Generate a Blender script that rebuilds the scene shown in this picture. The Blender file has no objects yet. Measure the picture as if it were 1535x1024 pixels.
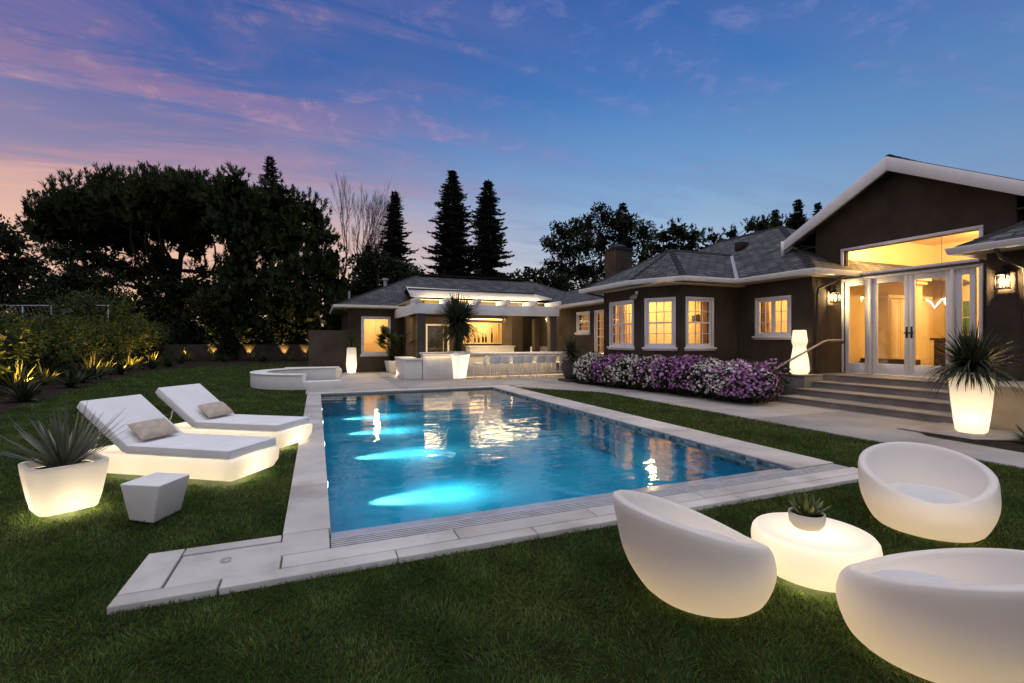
import bpy, bmesh, math, random
import numpy as np
from mathutils import Vector, Matrix
sc = bpy.context.scene
COL = sc.collection
R = math.radians
PI = math.pi
rnd = random.Random(7)
RG = np.random.default_rng(11)

# ---------------------------------------------------------------- materials
def newmat(name):
    m = bpy.data.materials.new(name); m.use_nodes = True
    nt = m.node_tree; nt.nodes.clear()
    return m, nt, nt.nodes, nt.links

def N(nodes, t, **kw):
    n = nodes.new(t)
    for k, v in kw.items():
        if k == 'inp':
            for kk, vv in v.items(): n.inputs[kk].default_value = vv
        else: setattr(n, k, v)
    return n

def c4(c): return (c[0], c[1], c[2], 1.0)

def mat_noise(name, c1, c2, scale=5.0, detail=6, rough=0.8, bump=0.0, bscale=60.0, bdist=0.01, c3=None, spec=0.3, metallic=0.0, attr=None, stretch=None, island=None):
    """principled with a two/three tone noise colour and a fine noise bump, in object/world metres"""
    m, nt, nd, lk = newmat(name)
    out = N(nd, 'ShaderNodeOutputMaterial'); p = N(nd, 'ShaderNodeBsdfPrincipled')
    lk.new(p.outputs[0], out.inputs[0])
    tc = N(nd, 'ShaderNodeTexCoord'); vec = tc.outputs['Object']
    if stretch:
        mp = N(nd, 'ShaderNodeMapping'); mp.inputs['Scale'].default_value = stretch
        lk.new(vec, mp.inputs[0]); vec = mp.outputs[0]
    nz = N(nd, 'ShaderNodeTexNoise', inp={'Scale': scale, 'Detail': detail, 'Roughness': 0.6}); lk.new(vec, nz.inputs['Vector'])
    cr = N(nd, 'ShaderNodeValToRGB'); lk.new(nz.outputs['Fac'], cr.inputs[0])
    cr.color_ramp.elements[0].position = 0.32; cr.color_ramp.elements[0].color = c4(c1)
    cr.color_ramp.elements[1].position = 0.68; cr.color_ramp.elements[1].color = c4(c2)
    if c3:
        e = cr.color_ramp.elements.new(0.5); e.color = c4(c3)
    colout = cr.outputs[0]
    if attr:
        at = N(nd, 'ShaderNodeAttribute', attribute_name='rnd')
        mr = N(nd, 'ShaderNodeMapRange', inp={'To Min': attr[0], 'To Max': attr[1]}); lk.new(at.outputs['Fac'], mr.inputs[0])
        mx = N(nd, 'ShaderNodeVectorMath', operation='SCALE'); lk.new(colout, mx.inputs[0]); lk.new(mr.outputs[0], mx.inputs['Scale'])
        colout = mx.outputs[0]
    if island:
        ge_ = N(nd, 'ShaderNodeNewGeometry'); mr = N(nd, 'ShaderNodeMapRange', inp={'To Min': island[0], 'To Max': island[1]}); lk.new(ge_.outputs['Random Per Island'], mr.inputs[0])
        mx = N(nd, 'ShaderNodeVectorMath', operation='SCALE'); lk.new(colout, mx.inputs[0]); lk.new(mr.outputs[0], mx.inputs['Scale']); colout = mx.outputs[0]
    lk.new(colout, p.inputs['Base Color'])
    p.inputs['Roughness'].default_value = rough; p.inputs['Specular IOR Level'].default_value = spec; p.inputs['Metallic'].default_value = metallic
    if bump:
        n2 = N(nd, 'ShaderNodeTexNoise', inp={'Scale': bscale, 'Detail': 4}); lk.new(vec, n2.inputs['Vector'])
        b = N(nd, 'ShaderNodeBump', inp={'Strength': bump, 'Distance': bdist}); lk.new(n2.outputs['Fac'], b.inputs['Height'])
        lk.new(b.outputs[0], p.inputs['Normal'])
    return m

def mat_leaf(name, c1, c2, scale=0.6, trans=0.25, lo=0.55, hi=1.5, rough=0.6, spec=0.25, dry=None):
    """foliage: noise tint over the plant, per-leaf variation, a little translucency"""
    m, nt, nd, lk = newmat(name)
    out = N(nd, 'ShaderNodeOutputMaterial')
    p = N(nd, 'ShaderNodeBsdfPrincipled', inp={'Roughness': rough, 'Specular IOR Level': spec}); t = N(nd, 'ShaderNodeBsdfTranslucent')
    mix = N(nd, 'ShaderNodeMixShader', inp={0: trans})
    lk.new(p.outputs[0], mix.inputs[1]); lk.new(t.outputs[0], mix.inputs[2]); lk.new(mix.outputs[0], out.inputs[0])
    tc = N(nd, 'ShaderNodeTexCoord')
    nz = N(nd, 'ShaderNodeTexNoise', inp={'Scale': scale, 'Detail': 3}); lk.new(tc.outputs['Object'], nz.inputs['Vector'])
    cr = N(nd, 'ShaderNodeValToRGB'); lk.new(nz.outputs['Fac'], cr.inputs[0])
    cr.color_ramp.elements[0].position = 0.35; cr.color_ramp.elements[0].color = c4(c1)
    cr.color_ramp.elements[1].position = 0.65; cr.color_ramp.elements[1].color = c4(c2)
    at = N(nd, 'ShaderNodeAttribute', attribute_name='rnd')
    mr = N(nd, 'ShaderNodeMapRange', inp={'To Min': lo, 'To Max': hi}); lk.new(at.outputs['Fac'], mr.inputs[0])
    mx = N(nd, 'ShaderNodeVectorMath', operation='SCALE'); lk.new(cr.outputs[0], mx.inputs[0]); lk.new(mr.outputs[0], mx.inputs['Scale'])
    co_ = mx.outputs[0]
    if dry:
        gt = N(nd, 'ShaderNodeMath', operation='GREATER_THAN'); lk.new(at.outputs['Fac'], gt.inputs[0]); gt.inputs[1].default_value = 0.955
        dm = N(nd, 'ShaderNodeMix', data_type='RGBA'); lk.new(gt.outputs[0], dm.inputs[0]); lk.new(co_, dm.inputs[6]); dm.inputs[7].default_value = c4(dry); co_ = dm.outputs[2]
    lk.new(co_, p.inputs['Base Color']); lk.new(co_, t.inputs['Color'])
    return m

def mat_glow(name, col=(0.86, 0.84, 0.80), trans=0.24):
    """frosted polyethylene: lamps sit inside the real shell"""
    m, nt, nd, lk = newmat(name)
    out = N(nd, 'ShaderNodeOutputMaterial')
    p = N(nd, 'ShaderNodeBsdfPrincipled', inp={'Base Color': c4(col), 'Roughness': 0.42, 'Specular IOR Level': 0.3})
    t = N(nd, 'ShaderNodeBsdfTranslucent', inp={'Color': c4((0.9, 0.86, 0.78))})
    mix = N(nd, 'ShaderNodeMixShader', inp={0: trans})
    lk.new(p.outputs[0], mix.inputs[1]); lk.new(t.outputs[0], mix.inputs[2]); lk.new(mix.outputs[0], out.inputs[0])
    tc = N(nd, 'ShaderNodeTexCoord')
    n2 = N(nd, 'ShaderNodeTexNoise', inp={'Scale': 260.0, 'Detail': 2}); lk.new(tc.outputs['Object'], n2.inputs['Vector'])
    b = N(nd, 'ShaderNodeBump', inp={'Strength': 0.12, 'Distance': 0.002}); lk.new(n2.outputs['Fac'], b.inputs['Height'])
    lk.new(b.outputs[0], p.inputs['Normal'])
    return m

def mat_emit(name, col, strength):
    m, nt, nd, lk = newmat(name)
    out = N(nd, 'ShaderNodeOutputMaterial'); e = N(nd, 'ShaderNodeEmission', inp={'Color': c4(col), 'Strength': strength})
    lk.new(e.outputs[0], out.inputs[0]); return m

def schlick(nd, lk, f0=0.04, normal=None):
    lw = N(nd, 'ShaderNodeLayerWeight', inp={'Blend': 0.5})
    if normal is not None: lk.new(normal, lw.inputs['Normal'])
    pw = N(nd, 'ShaderNodeMath', operation='POWER'); lk.new(lw.outputs['Facing'], pw.inputs[0]); pw.inputs[1].default_value = 5.0
    ma = N(nd, 'ShaderNodeMath', operation='MULTIPLY_ADD'); lk.new(pw.outputs[0], ma.inputs[0]); ma.inputs[1].default_value = 1.0 - f0; ma.inputs[2].default_value = f0
    return ma.outputs[0]

def mat_glass(name, tint=(0.97, 0.98, 0.97)):
    m, nt, nd, lk = newmat(name)
    out = N(nd, 'ShaderNodeOutputMaterial'); t = N(nd, 'ShaderNodeBsdfTransparent', inp={'Color': c4(tint)}); g = N(nd, 'ShaderNodeBsdfGlossy', inp={'Roughness': 0.02})
    mix = N(nd, 'ShaderNodeMixShader'); lk.new(schlick(nd, lk, 0.05), mix.inputs[0])
    lk.new(t.outputs[0], mix.inputs[1]); lk.new(g.outputs[0], mix.inputs[2]); lk.new(mix.outputs[0], out.inputs[0]); return m

def mat_water(name):
    m, nt, nd, lk = newmat(name)
    out = N(nd, 'ShaderNodeOutputMaterial'); t = N(nd, 'ShaderNodeBsdfTransparent', inp={'Color': c4((0.56, 0.90, 0.94))}); g = N(nd, 'ShaderNodeBsdfGlossy', inp={'Roughness': 0.03})
    tc = N(nd, 'ShaderNodeTexCoord')
    mp = N(nd, 'ShaderNodeMapping'); mp.inputs['Rotation'].default_value = (0, 0, R(22)); mp.inputs['Scale'].default_value = (1.0, 1.6, 1.0)
    lk.new(tc.outputs['Object'], mp.inputs[0])
    n1 = N(nd, 'ShaderNodeTexNoise', inp={'Scale': 1.1, 'Detail': 2.0, 'Roughness': 0.5}); lk.new(mp.outputs[0], n1.inputs['Vector'])
    n2 = N(nd, 'ShaderNodeTexNoise', inp={'Scale': 6.0, 'Detail': 2.0, 'Roughness': 0.5, 'Distortion': 0.6}); lk.new(mp.outputs[0], n2.inputs['Vector'])
    ad = N(nd, 'ShaderNodeMath', operation='MULTIPLY_ADD'); lk.new(n2.outputs['Fac'], ad.inputs[0]); ad.inputs[1].default_value = 0.14; lk.new(n1.outputs['Fac'], ad.inputs[2])
    b = N(nd, 'ShaderNodeBump', inp={'Strength': 0.5, 'Distance': 0.028}); lk.new(ad.outputs[0], b.inputs['Height'])
    lk.new(b.outputs[0], g.inputs['Normal'])
    mix = N(nd, 'ShaderNodeMixShader'); lk.new(schlick(nd, lk, 0.03, b.outputs[0]), mix.inputs[0])
    lk.new(t.outputs[0], mix.inputs[1]); lk.new(g.outputs[0], mix.inputs[2]); lk.new(mix.outputs[0], out.inputs[0]); return m

def mat_brick(name, c1, c2, cm, bw, bh, mortar, rough=0.8, bump=0.4, offset=0.5, bdist=0.01, spec=0.3, noise=0.0, usex='UV', rot=(0, 0, 0)):
    m, nt, nd, lk = newmat(name)
    out = N(nd, 'ShaderNodeOutputMaterial'); p = N(nd, 'ShaderNodeBsdfPrincipled', inp={'Roughness': rough, 'Specular IOR Level': spec}); lk.new(p.outputs[0], out.inputs[0])
    tc = N(nd, 'ShaderNodeTexCoord'); mp = N(nd, 'ShaderNodeMapping'); mp.inputs['Rotation'].default_value = rot; lk.new(tc.outputs[usex], mp.inputs[0])
    br = N(nd, 'ShaderNodeTexBrick', offset=offset, inp={'Color1': c4(c1), 'Color2': c4(c2), 'Mortar': c4(cm), 'Scale': 1.0, 'Brick Width': bw, 'Row Height': bh, 'Mortar Size': mortar, 'Mortar Smooth': 0.3})
    lk.new(mp.outputs[0], br.inputs['Vector'])
    nz = N(nd, 'ShaderNodeTexNoise', inp={'Scale': 2.3, 'Detail': 6}); lk.new(tc.outputs['Object'], nz.inputs['Vector'])
    mr = N(nd, 'ShaderNodeMapRange', inp={'From Min': 0.3, 'From Max': 0.7, 'To Min': 1.0 - noise, 'To Max': 1.0 + noise}); lk.new(nz.outputs['Fac'], mr.inputs[0])
    mx = N(nd, 'ShaderNodeVectorMath', operation='SCALE'); lk.new(br.outputs['Color'], mx.inputs[0]); lk.new(mr.outputs[0], mx.inputs['Scale'])
    lk.new(mx.outputs[0], p.inputs['Base Color'])
    if bump:
        iv = N(nd, 'ShaderNodeMath', operation='SUBTRACT'); iv.inputs[0].default_value = 1.0; lk.new(br.outputs['Fac'], iv.inputs[1])
        b = N(nd, 'ShaderNodeBump', inp={'Strength': bump, 'Distance': bdist}); lk.new(iv.outputs[0], b.inputs['Height']); lk.new(b.outputs[0], p.inputs['Normal'])
    return m

M = {}
M['stucco'] = mat_noise('brown_stucco', (0.041, 0.033, 0.0255), (0.078, 0.062, 0.048), 1.3, 9, 0.92, 0.7, 70, 0.008, spec=0.15)
M['cream_stucco'] = mat_noise('cream_stucco', (0.36, 0.31, 0.24), (0.44, 0.38, 0.30), 3, 6, 0.9, 0.5, 80, 0.006, spec=0.15)
M['cream'] = mat_noise('cream_paint', (0.60, 0.47, 0.27), (0.66, 0.52, 0.31), 1.2, 3, 0.7)
M['cabinet'] = mat_noise('cabinet_paint', (0.62, 0.52, 0.34), (0.68, 0.58, 0.40), 1.5, 3, 0.5)
M['white'] = mat_noise('white_paint', (0.72, 0.72, 0.71), (0.80, 0.80, 0.79), 3, 7, 0.5, 0.1, 60, 0.004)
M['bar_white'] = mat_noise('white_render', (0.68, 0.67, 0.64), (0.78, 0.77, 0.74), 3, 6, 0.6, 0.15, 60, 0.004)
M['wplastic'] = mat_noise('white_plastic', (0.78, 0.78, 0.78), (0.84, 0.84, 0.84), 4, 3, 0.4)
M['glow'] = mat_glow('frosted_glow_plastic')
M['chairglow'] = mat_glow('frosted_chair_plastic', (0.74, 0.73, 0.72), 0.26)
M['matte_white'] = mat_noise('matte_resin', (0.74, 0.73, 0.70), (0.82, 0.81, 0.78), 3, 4, 0.5)
M['fabric'] = mat_noise('white_canvas', (0.72, 0.72, 0.73), (0.80, 0.80, 0.81), 3, 4, 0.9, 0.45, 7, 0.02, spec=0.1)
M['fabric_grey'] = mat_noise('pale_seat_fabric', (0.62, 0.60, 0.57), (0.70, 0.68, 0.65), 6, 4, 0.9, 0.3, 500, 0.002, spec=0.1)
M['linen'] = mat_noise('beige_linen', (0.42, 0.36, 0.29), (0.54, 0.47, 0.38), 14, 5, 0.95, 0.5, 16, 0.012, spec=0.1)
M['stone'] = mat_noise('pale_coping_stone', (0.37, 0.345, 0.315), (0.58, 0.55, 0.515), 1.7, 12, 0.62, 0.15, 40, 0.004, c3=(0.50, 0.475, 0.445), spec=0.3, island=(0.84, 1.10))
M['concrete'] = mat_noise('deck_concrete', (0.27, 0.25, 0.23), (0.40, 0.375, 0.35), 1.1, 9, 0.62, 0.2, 50, 0.004, c3=(0.34, 0.32, 0.30), spec=0.35, island=(0.85, 1.12))
M['step'] = mat_noise('step_concrete', (0.17, 0.155, 0.135), (0.30, 0.275, 0.24), 1.8, 9, 0.7, 0.3, 50, 0.004, c3=(0.23, 0.21, 0.185))
M['joint'] = mat_noise('dark_joint', (0.10, 0.09, 0.08), (0.15, 0.14, 0.125), 8, 4, 0.9)
M['soil'] = mat_noise('lawn_soil', (0.012, 0.016, 0.006), (0.026, 0.036, 0.012), 9, 6, 0.95, 0.6, 60, 0.02, spec=0.05)
M['mulch'] = mat_noise('dark_mulch', (0.012, 0.009, 0.007), (0.045, 0.033, 0.024), 22, 8, 0.95, 1.0, 45, 0.03, spec=0.1)
M['grass'] = mat_leaf('grass_blades', (0.042, 0.088, 0.014), (0.112, 0.165, 0.034), 1.3, 0.4, 0.45, 1.7, dry=(0.20, 0.17, 0.07))
M['shingle'] = mat_brick('grey_shingles', (0.040, 0.042, 0.046), (0.095, 0.098, 0.105), (0.010, 0.010, 0.011), 0.36, 0.19, 0.022, 0.8, 1.0, 0.5, 0.03, noise=0.45)
M['tile'] = mat_brick('mosaic_waterline_tiles', (0.03, 0.05, 0.07), (0.34, 0.38, 0.40), (0.20, 0.22, 0.22), 0.085, 0.05, 0.004, 0.2, 0.2, 0.0, 0.002, spec=0.5)
M['plaster'] = mat_noise('blue_pool_plaster', (0.020, 0.27, 0.42), (0.042, 0.36, 0.53), 1.4, 6, 0.7)
M['water'] = mat_water('pool_water')
M['glass'] = mat_glass('window_glass')
M['metal'] = mat_noise('brushed_steel', (0.35, 0.35, 0.36), (0.5, 0.5, 0.51), 20, 3, 0.35, metallic=1.0, spec=0.5)
M['black'] = mat_noise('black_iron', (0.012, 0.011, 0.010), (0.022, 0.020, 0.018), 12, 3, 0.5)
M['brownpaint'] = mat_noise('brown_paint', (0.055, 0.044, 0.036), (0.07, 0.056, 0.046), 6, 3, 0.6)
M['tanrail'] = mat_noise('tan_painted_rail', (0.30, 0.25, 0.21), (0.36, 0.31, 0.26), 10, 3, 0.45)
M['wood_dark'] = mat_noise('dark_wood', (0.018, 0.011, 0.007), (0.04, 0.025, 0.015), 3, 6, 0.4, stretch=(1, 1, 14))
M['bark'] = mat_noise('tree_bark', (0.018, 0.014, 0.011), (0.05, 0.04, 0.032), 4, 6, 0.95, 0.8, 20, 0.03, stretch=(1, 1, 0.25), spec=0.05)
M['palebark'] = mat_noise('pale_twig_bark', (0.10, 0.075, 0.062), (0.16, 0.125, 0.105), 4, 6, 0.9)
M['darkfoil'] = mat_noise('dark_foliage_core', (0.004, 0.006, 0.003), (0.007, 0.010, 0.005), 2, 3, 1.0, spec=0.0)
M['needle'] = mat_leaf('pine_needles', (0.016, 0.026, 0.010), (0.055, 0.077, 0.029), 0.5, 0.15, 0.45, 1.7, spec=0.1)
M['fir'] = mat_leaf('fir_needles', (0.014, 0.021, 0.012), (0.026, 0.036, 0.019), 0.3, 0.12, 0.5, 1.5, spec=0.1)
M['leafdark'] = mat_leaf('dark_evergreen_leaves', (0.018, 0.026, 0.012), (0.034, 0.045, 0.020), 0.3, 0.15, 0.5, 1.5, spec=0.1)
M['hedge'] = mat_leaf('hedge_leaves', (0.032, 0.054, 0.013), (0.070, 0.095, 0.025), 0.8, 0.3, 0.5, 1.5)
M['fern'] = mat_leaf('fern_leaves', (0.11, 0.115, 0.026), (0.19, 0.18, 0.05), 2.0, 0.3, 0.6, 1.5)
M['shrub'] = mat_leaf('shrub_leaves', (0.022, 0.034, 0.014), (0.045, 0.060, 0.024), 2.0, 0.2, 0.5, 1.5)
M['agave'] = mat_leaf('grey_green_blades', (0.11, 0.125, 0.085), (0.20, 0.21, 0.145), 3.0, 0.15, 0.55, 1.4, 0.45, 0.4)
M['yucca'] = mat_leaf('yucca_blades', (0.030, 0.040, 0.022), (0.062, 0.075, 0.040), 2.0, 0.2, 0.5, 1.5, 0.5)
M['palm'] = mat_leaf('palm_leaflets', (0.028, 0.045, 0.014), (0.06, 0.085, 0.025), 2.0, 0.3, 0.5, 1.5, 0.5)
M['succ'] = mat_leaf('succulent_leaves', (0.07, 0.10, 0.04), (0.22, 0.22, 0.06), 14.0, 0.2, 0.6, 1.4, 0.45)
M['petal_p'] = mat_leaf('purple_petals', (0.38, 0.13, 0.42), (0.66, 0.36, 0.64), 3.0, 0.3, 0.6, 1.5, spec=0.1)
M['petal_w'] = mat_leaf('white_petals', (0.74, 0.71, 0.66), (0.86, 0.83, 0.74), 3.0, 0.3, 0.6, 1.3, spec=0.1)
M['potgrey'] = mat_noise('grey_clay_pot', (0.055, 0.05, 0.045), (0.085, 0.078, 0.07), 5, 5, 0.7, 0.3, 60, 0.004)
M['potcream'] = mat_noise('cream_ceramic', (0.55, 0.50, 0.42), (0.62, 0.57, 0.48), 8, 4, 0.5)
M['curtain'] = mat_leaf('amber_curtain', (0.42, 0.26, 0.10), (0.55, 0.36, 0.15), 4, 0.45, 1.0, 1.0)
M['bulb'] = mat_emit('warm_bulb', (1.0, 0.66, 0.30), 22.0)
M['bar_front'] = mat_noise('shaded_bar_panel', (0.40, 0.38, 0.35), (0.50, 0.48, 0.45), 3, 6, 0.6, 0.15, 60, 0.004)  # the bar front's shade is put into this darker colour
M['slot'] = mat_noise('dark_slot', (0.05, 0.05, 0.05), (0.08, 0.08, 0.08), 8, 3, 0.9)
M['grate'] = mat_noise('grey_grate_plastic', (0.38, 0.38, 0.39), (0.48, 0.48, 0.49), 8, 3, 0.5)
M['ledge'] = mat_noise('wet_ledge_stone', (0.30, 0.32, 0.36), (0.38, 0.40, 0.44), 6, 4, 0.12, spec=0.6)
M['leddim'] = mat_emit('dim_led_strip', (1.0, 0.62, 0.28), 1.6)
M['led'] = mat_emit('warm_led_strip', (1.0, 0.70, 0.36), 9.0)
M['lens'] = mat_emit('uplight_lens', (1.0, 0.60, 0.18), 14.0)
M['neon'] = mat_emit('white_lamp_tube', (1.0, 0.85, 0.65), 9.0)
M['poollens'] = mat_emit('pool_lamp_lens', (0.95, 1.0, 0.85), 14.0)
M['floorwood'] = mat_noise('floor_wood', (0.16, 0.09, 0.045), (0.24, 0.14, 0.07), 2, 6, 0.45, stretch=(1, 12, 1))
M['bottle'] = mat_noise('dark_bottle_glass', (0.02, 0.025, 0.012), (0.04, 0.035, 0.02), 10, 2, 0.2, spec=0.6)
M['greenart'] = mat_noise('green_panes', (0.05, 0.13, 0.06), (0.10, 0.20, 0.09), 3, 3, 0.4)
M['flash'] = mat_noise('roof_flashing', (0.28, 0.29, 0.31), (0.36, 0.37, 0.39), 8, 3, 0.4, metallic=0.3)

# ---------------------------------------------------------------- objects
def tag(o, label=None, cat=None, group=None, kind=None):
    if label: o['label'] = label
    if cat: o['category'] = cat
    if group: o['group'] = group
    if kind: o['kind'] = kind
    return o

def empty(name, loc=(0, 0, 0), label=None, cat=None, group=None, rz=0.0):
    o = bpy.data.objects.new(name, None); COL.objects.link(o)
    o.location = loc; o.rotation_euler = (0, 0, rz); o.empty_display_size = 0.2
    return tag(o, label, cat, group)

def copy_tree(o, parent=None):
    c = o.copy(); COL.objects.link(c); c.parent = parent
    for ch in list(o.children): copy_tree(ch, c)
    return c

class MB:
    def __init__(s): s.v = []; s.f = []
    def add(s, vs, fs):
        b = len(s.v); s.v += [tuple(v) for v in vs]; s.f += [tuple(b + i for i in f) for f in fs]; return s
    def box(s, x0, x1, y0, y1, z0, z1):
        return s.add([(x0, y0, z0), (x1, y0, z0), (x1, y1, z0), (x0, y1, z0), (x0, y0, z1), (x1, y0, z1), (x1, y1, z1), (x0, y1, z1)],
              [(0, 3, 2, 1), (4, 5, 6, 7), (0, 1, 5, 4), (1, 2, 6, 5), (2, 3, 7, 6), (3, 0, 4, 7)])
    def hexa(s, b, t):
        """eight corners: bottom loop b, top loop t"""
        n = len(b); vs = list(b) + list(t)
        return s.add(vs, [tuple(range(n))[::-1], tuple(range(n, 2 * n))] + [(i, (i + 1) % n, n + (i + 1) % n, n + i) for i in range(n)])
    def prism(s, poly, z0, z1): return s.hexa([(x, y, z0) for x, y in poly], [(x, y, z1) for x, y in poly])
    def slab(s, poly, th):
        """thick sheet under a 3D polygon"""
        return s.hexa([(x, y, z - th) for x, y, z in poly], poly)
    def frame(s, fr, u0, u1, d0, d1, z0, z1):
        """box in a wall frame fr=(p0, udir, ndir)"""
        (px, py), (ux, uy), (nx, ny) = fr
        P = lambda u, d, z: (px + u * ux + d * nx, py + u * uy + d * ny, z)
        return s.hexa([P(u0, d0, z0), P(u1, d0, z0), P(u1, d1, z0), P(u0, d1, z0)], [P(u0, d0, z1), P(u1, d0, z1), P(u1, d1, z1), P(u0, d1, z1)])
    def tube(s, pts, r, n=8, cap=True):
        pts = [Vector(p) for p in pts]; rs = r if isinstance(r, (list, tuple)) else [r] * len(pts)
        rings = []; up = None
        for i, p in enumerate(pts):
            t = (pts[min(i + 1, len(pts) - 1)] - pts[max(i - 1, 0)]).normalized()
            if up is None: up = Vector((0, 0, 1)) if abs(t.z) < 0.9 else Vector((1, 0, 0))
            a = t.cross(up);
            if a.length < 1e-5: a = t.cross(Vector((0, 1, 0)))
            a.normalize(); b = a.cross(t).normalized(); up = b
            rings.append([p + a * (rs[i] * math.cos(2 * PI * k / n)) + b * (rs[i] * math.sin(2 * PI * k / n)) for k in range(n)])
        vs = [v for ring in rings for v in ring]; fs = []
        for i in range(len(pts) - 1):
            for k in range(n):
                fs.append((i * n + k, i * n + (k + 1) % n, (i + 1) * n + (k + 1) % n, (i + 1) * n + k))
        if cap: fs += [tuple(range(n))[::-1], tuple(range((len(pts) - 1) * n, len(pts) * n))]
        return s.add(vs, fs)
    def lathe(s, prof, n=32, c=(0, 0), sq=None, rot=0.0, cap0=True, cap1=True):
        """prof: list of (r, z); sq: superellipse exponent for square-ish plans"""
        vs = []; fs = []
        for r, z in prof:
            for k in range(n):
                a = 2 * PI * k / n
                ca, sa = math.cos(a), math.sin(a); q = 1.0
                if sq: q = 1.0 / (abs(ca) ** sq + abs(sa) ** sq) ** (1.0 / sq)
                x, y = r * q * ca, r * q * sa
                vs.append((c[0] + x * math.cos(rot) - y * math.sin(rot), c[1] + x * math.sin(rot) + y * math.cos(rot), z))
        for i in range(len(prof) - 1):
            for k in range(n): fs.append((i * n + k, i * n + (k + 1) % n, (i + 1) * n + (k + 1) % n, (i + 1) * n + k))
        if cap0: fs.append(tuple(range(n))[::-1])
        if cap1: fs.append(tuple(range((len(prof) - 1) * n, len(prof) * n)))
        return s.add(vs, fs)
    def sweep(s, path, prof):
        """rectangular profile [(d,z)] swept along a flat xy path; d is to the left of travel"""
        n = len(prof); rings = []
        for i, p in enumerate(path):
            p = Vector(p[:2])
            t0 = (p - Vector(path[i - 1][:2])).normalized() if i > 0 else None
            t1 = (Vector(path[i + 1][:2]) - p).normalized() if i < len(path) - 1 else None
            t0 = t0 or t1; t1 = t1 or t0
            n0 = Vector((-t0.y, t0.x)); n1 = Vector((-t1.y, t1.x)); m = (n0 + n1).normalized(); k = 1.0 / max(0.3, m.dot(n0))
            rings.append([(p.x + m.x * d * k, p.y + m.y * d * k, path[i][2] + z) for d, z in prof])
        vs = [v for r in rings for v in r]; fs = []
        for i in range(len(path) - 1):
            for k in range(n): fs.append((i * n + k, i * n + (k + 1) % n, (i + 1) * n + (k + 1) % n, (i + 1) * n + k))
        fs += [tuple(range(n))[::-1], tuple(range((len(path) - 1) * n, len(path) * n))]
        return s.add(vs, fs)
    def build(s, name, mat, parent=None, origin=None, smooth=False, bevel=0.0, seg=2, sub=0, uv=False, world=True, bang=30):
        """mesh object; with a parent the world-space vertices are shifted to the parent's base"""
        me = bpy.data.meshes.new(name)
        o3 = Vector(origin if origin is not None else (base_of(parent) if (parent is not None and world) else (0, 0, 0)))
        me.from_pydata([(v[0] - o3.x, v[1] - o3.y, v[2] - o3.z) for v in s.v], [], s.f)
        bm = bmesh.new(); bm.from_mesh(me)
        bmesh.ops.recalc_face_normals(bm, faces=bm.faces)
        if uv:
            lay = bm.loops.layers.uv.new('UVMap')
            for f in bm.faces:
                nn = f.normal; h = Vector((0, 0, 1)).cross(nn)
                h = Vector((1, 0, 0)) if h.length < 1e-3 else h.normalized()
                w = nn.cross(h).normalized()
                for l in f.loops: q = l.vert.co + o3; l[lay].uv = (q.dot(h), q.dot(w))
        if smooth:
            for f in bm.faces: f.smooth = True
        bm.to_mesh(me); bm.free()
        o = bpy.data.objects.new(name, me); COL.objects.link(o)
        if mat: me.materials.append(mat)
        if parent is not None: o.parent = parent
        elif origin is not None: o.location = o3
        if bevel:
            md = o.modifiers.new('edge', 'BEVEL'); md.width = bevel; md.segments = seg; md.limit_method = 'ANGLE'; md.angle_limit = R(bang)
            for p in me.polygons: p.use_smooth = True
        if sub:
            md = o.modifiers.new('sub', 'SUBSURF'); md.levels = sub; md.render_levels = sub
            for p in me.polygons: p.use_smooth = True
        return o

def base_of(o):
    b = Vector((0, 0, 0))
    while o is not None: b = b + Vector(o.location); o = o.parent
    return b

def thing_mesh(mb, name, mat, loc, label, cat, group=None, **kw):
    return tag(mb.build(name, mat, None, origin=loc, **kw), label, cat, group)

def struct(mb, name, mat, **kw):
    return tag(mb.build(name, mat, None, **kw), kind='structure')

def fast(name, V, F, mat, parent=None, origin=(0, 0, 0), rv=None, smooth=False):
    """numpy mesh: V (n,3), F (m,k)"""
    me = bpy.data.meshes.new(name); V = np.asarray(V, np.float32) - np.asarray(origin, np.float32); F = np.asarray(F, np.int32); k = F.shape[1]
    me.vertices.add(len(V)); me.vertices.foreach_set('co', V.ravel())
    me.loops.add(F.size); me.loops.foreach_set('vertex_index', F.ravel())
    me.polygons.add(len(F)); me.polygons.foreach_set('loop_start', np.arange(0, F.size, k, dtype=np.int32)); me.polygons.foreach_set('loop_total', np.full(len(F), k, np.int32))
    if smooth: me.polygons.foreach_set('use_smooth', np.ones(len(F), bool))
    if rv is not None:
        a = me.attributes.new('rnd', 'FLOAT', 'POINT'); a.data.foreach_set('value', np.asarray(rv, np.float32))
    me.update(calc_edges=True); me.validate()
    o = bpy.data.objects.new(name, me); COL.objects.link(o); me.materials.append(mat)
    if parent is not None: o.parent = parent
    else: o.location = origin
    return o

def unit(a): return a / np.maximum(1e-6, np.linalg.norm(a, axis=-1, keepdims=True))

def kites(P, D, L, W, rng, fold=0.0):
    """one leaf-shaped quad per point"""
    n = len(P); D = unit(D); r = unit(rng.normal(size=(n, 3))); S = unit(np.cross(D, r)); L = np.broadcast_to(L, (n,))[:, None]; W = np.broadcast_to(W, (n,))[:, None]
    mid = P + D * L * 0.45
    V = np.stack([P, mid + S * W * 0.5, P + D * L, mid - S * W * 0.5], 1).reshape(-1, 3)
    F = np.arange(4 * n).reshape(n, 4); rv = np.repeat(rng.random(n), 4)
    return V, F, rv

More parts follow.
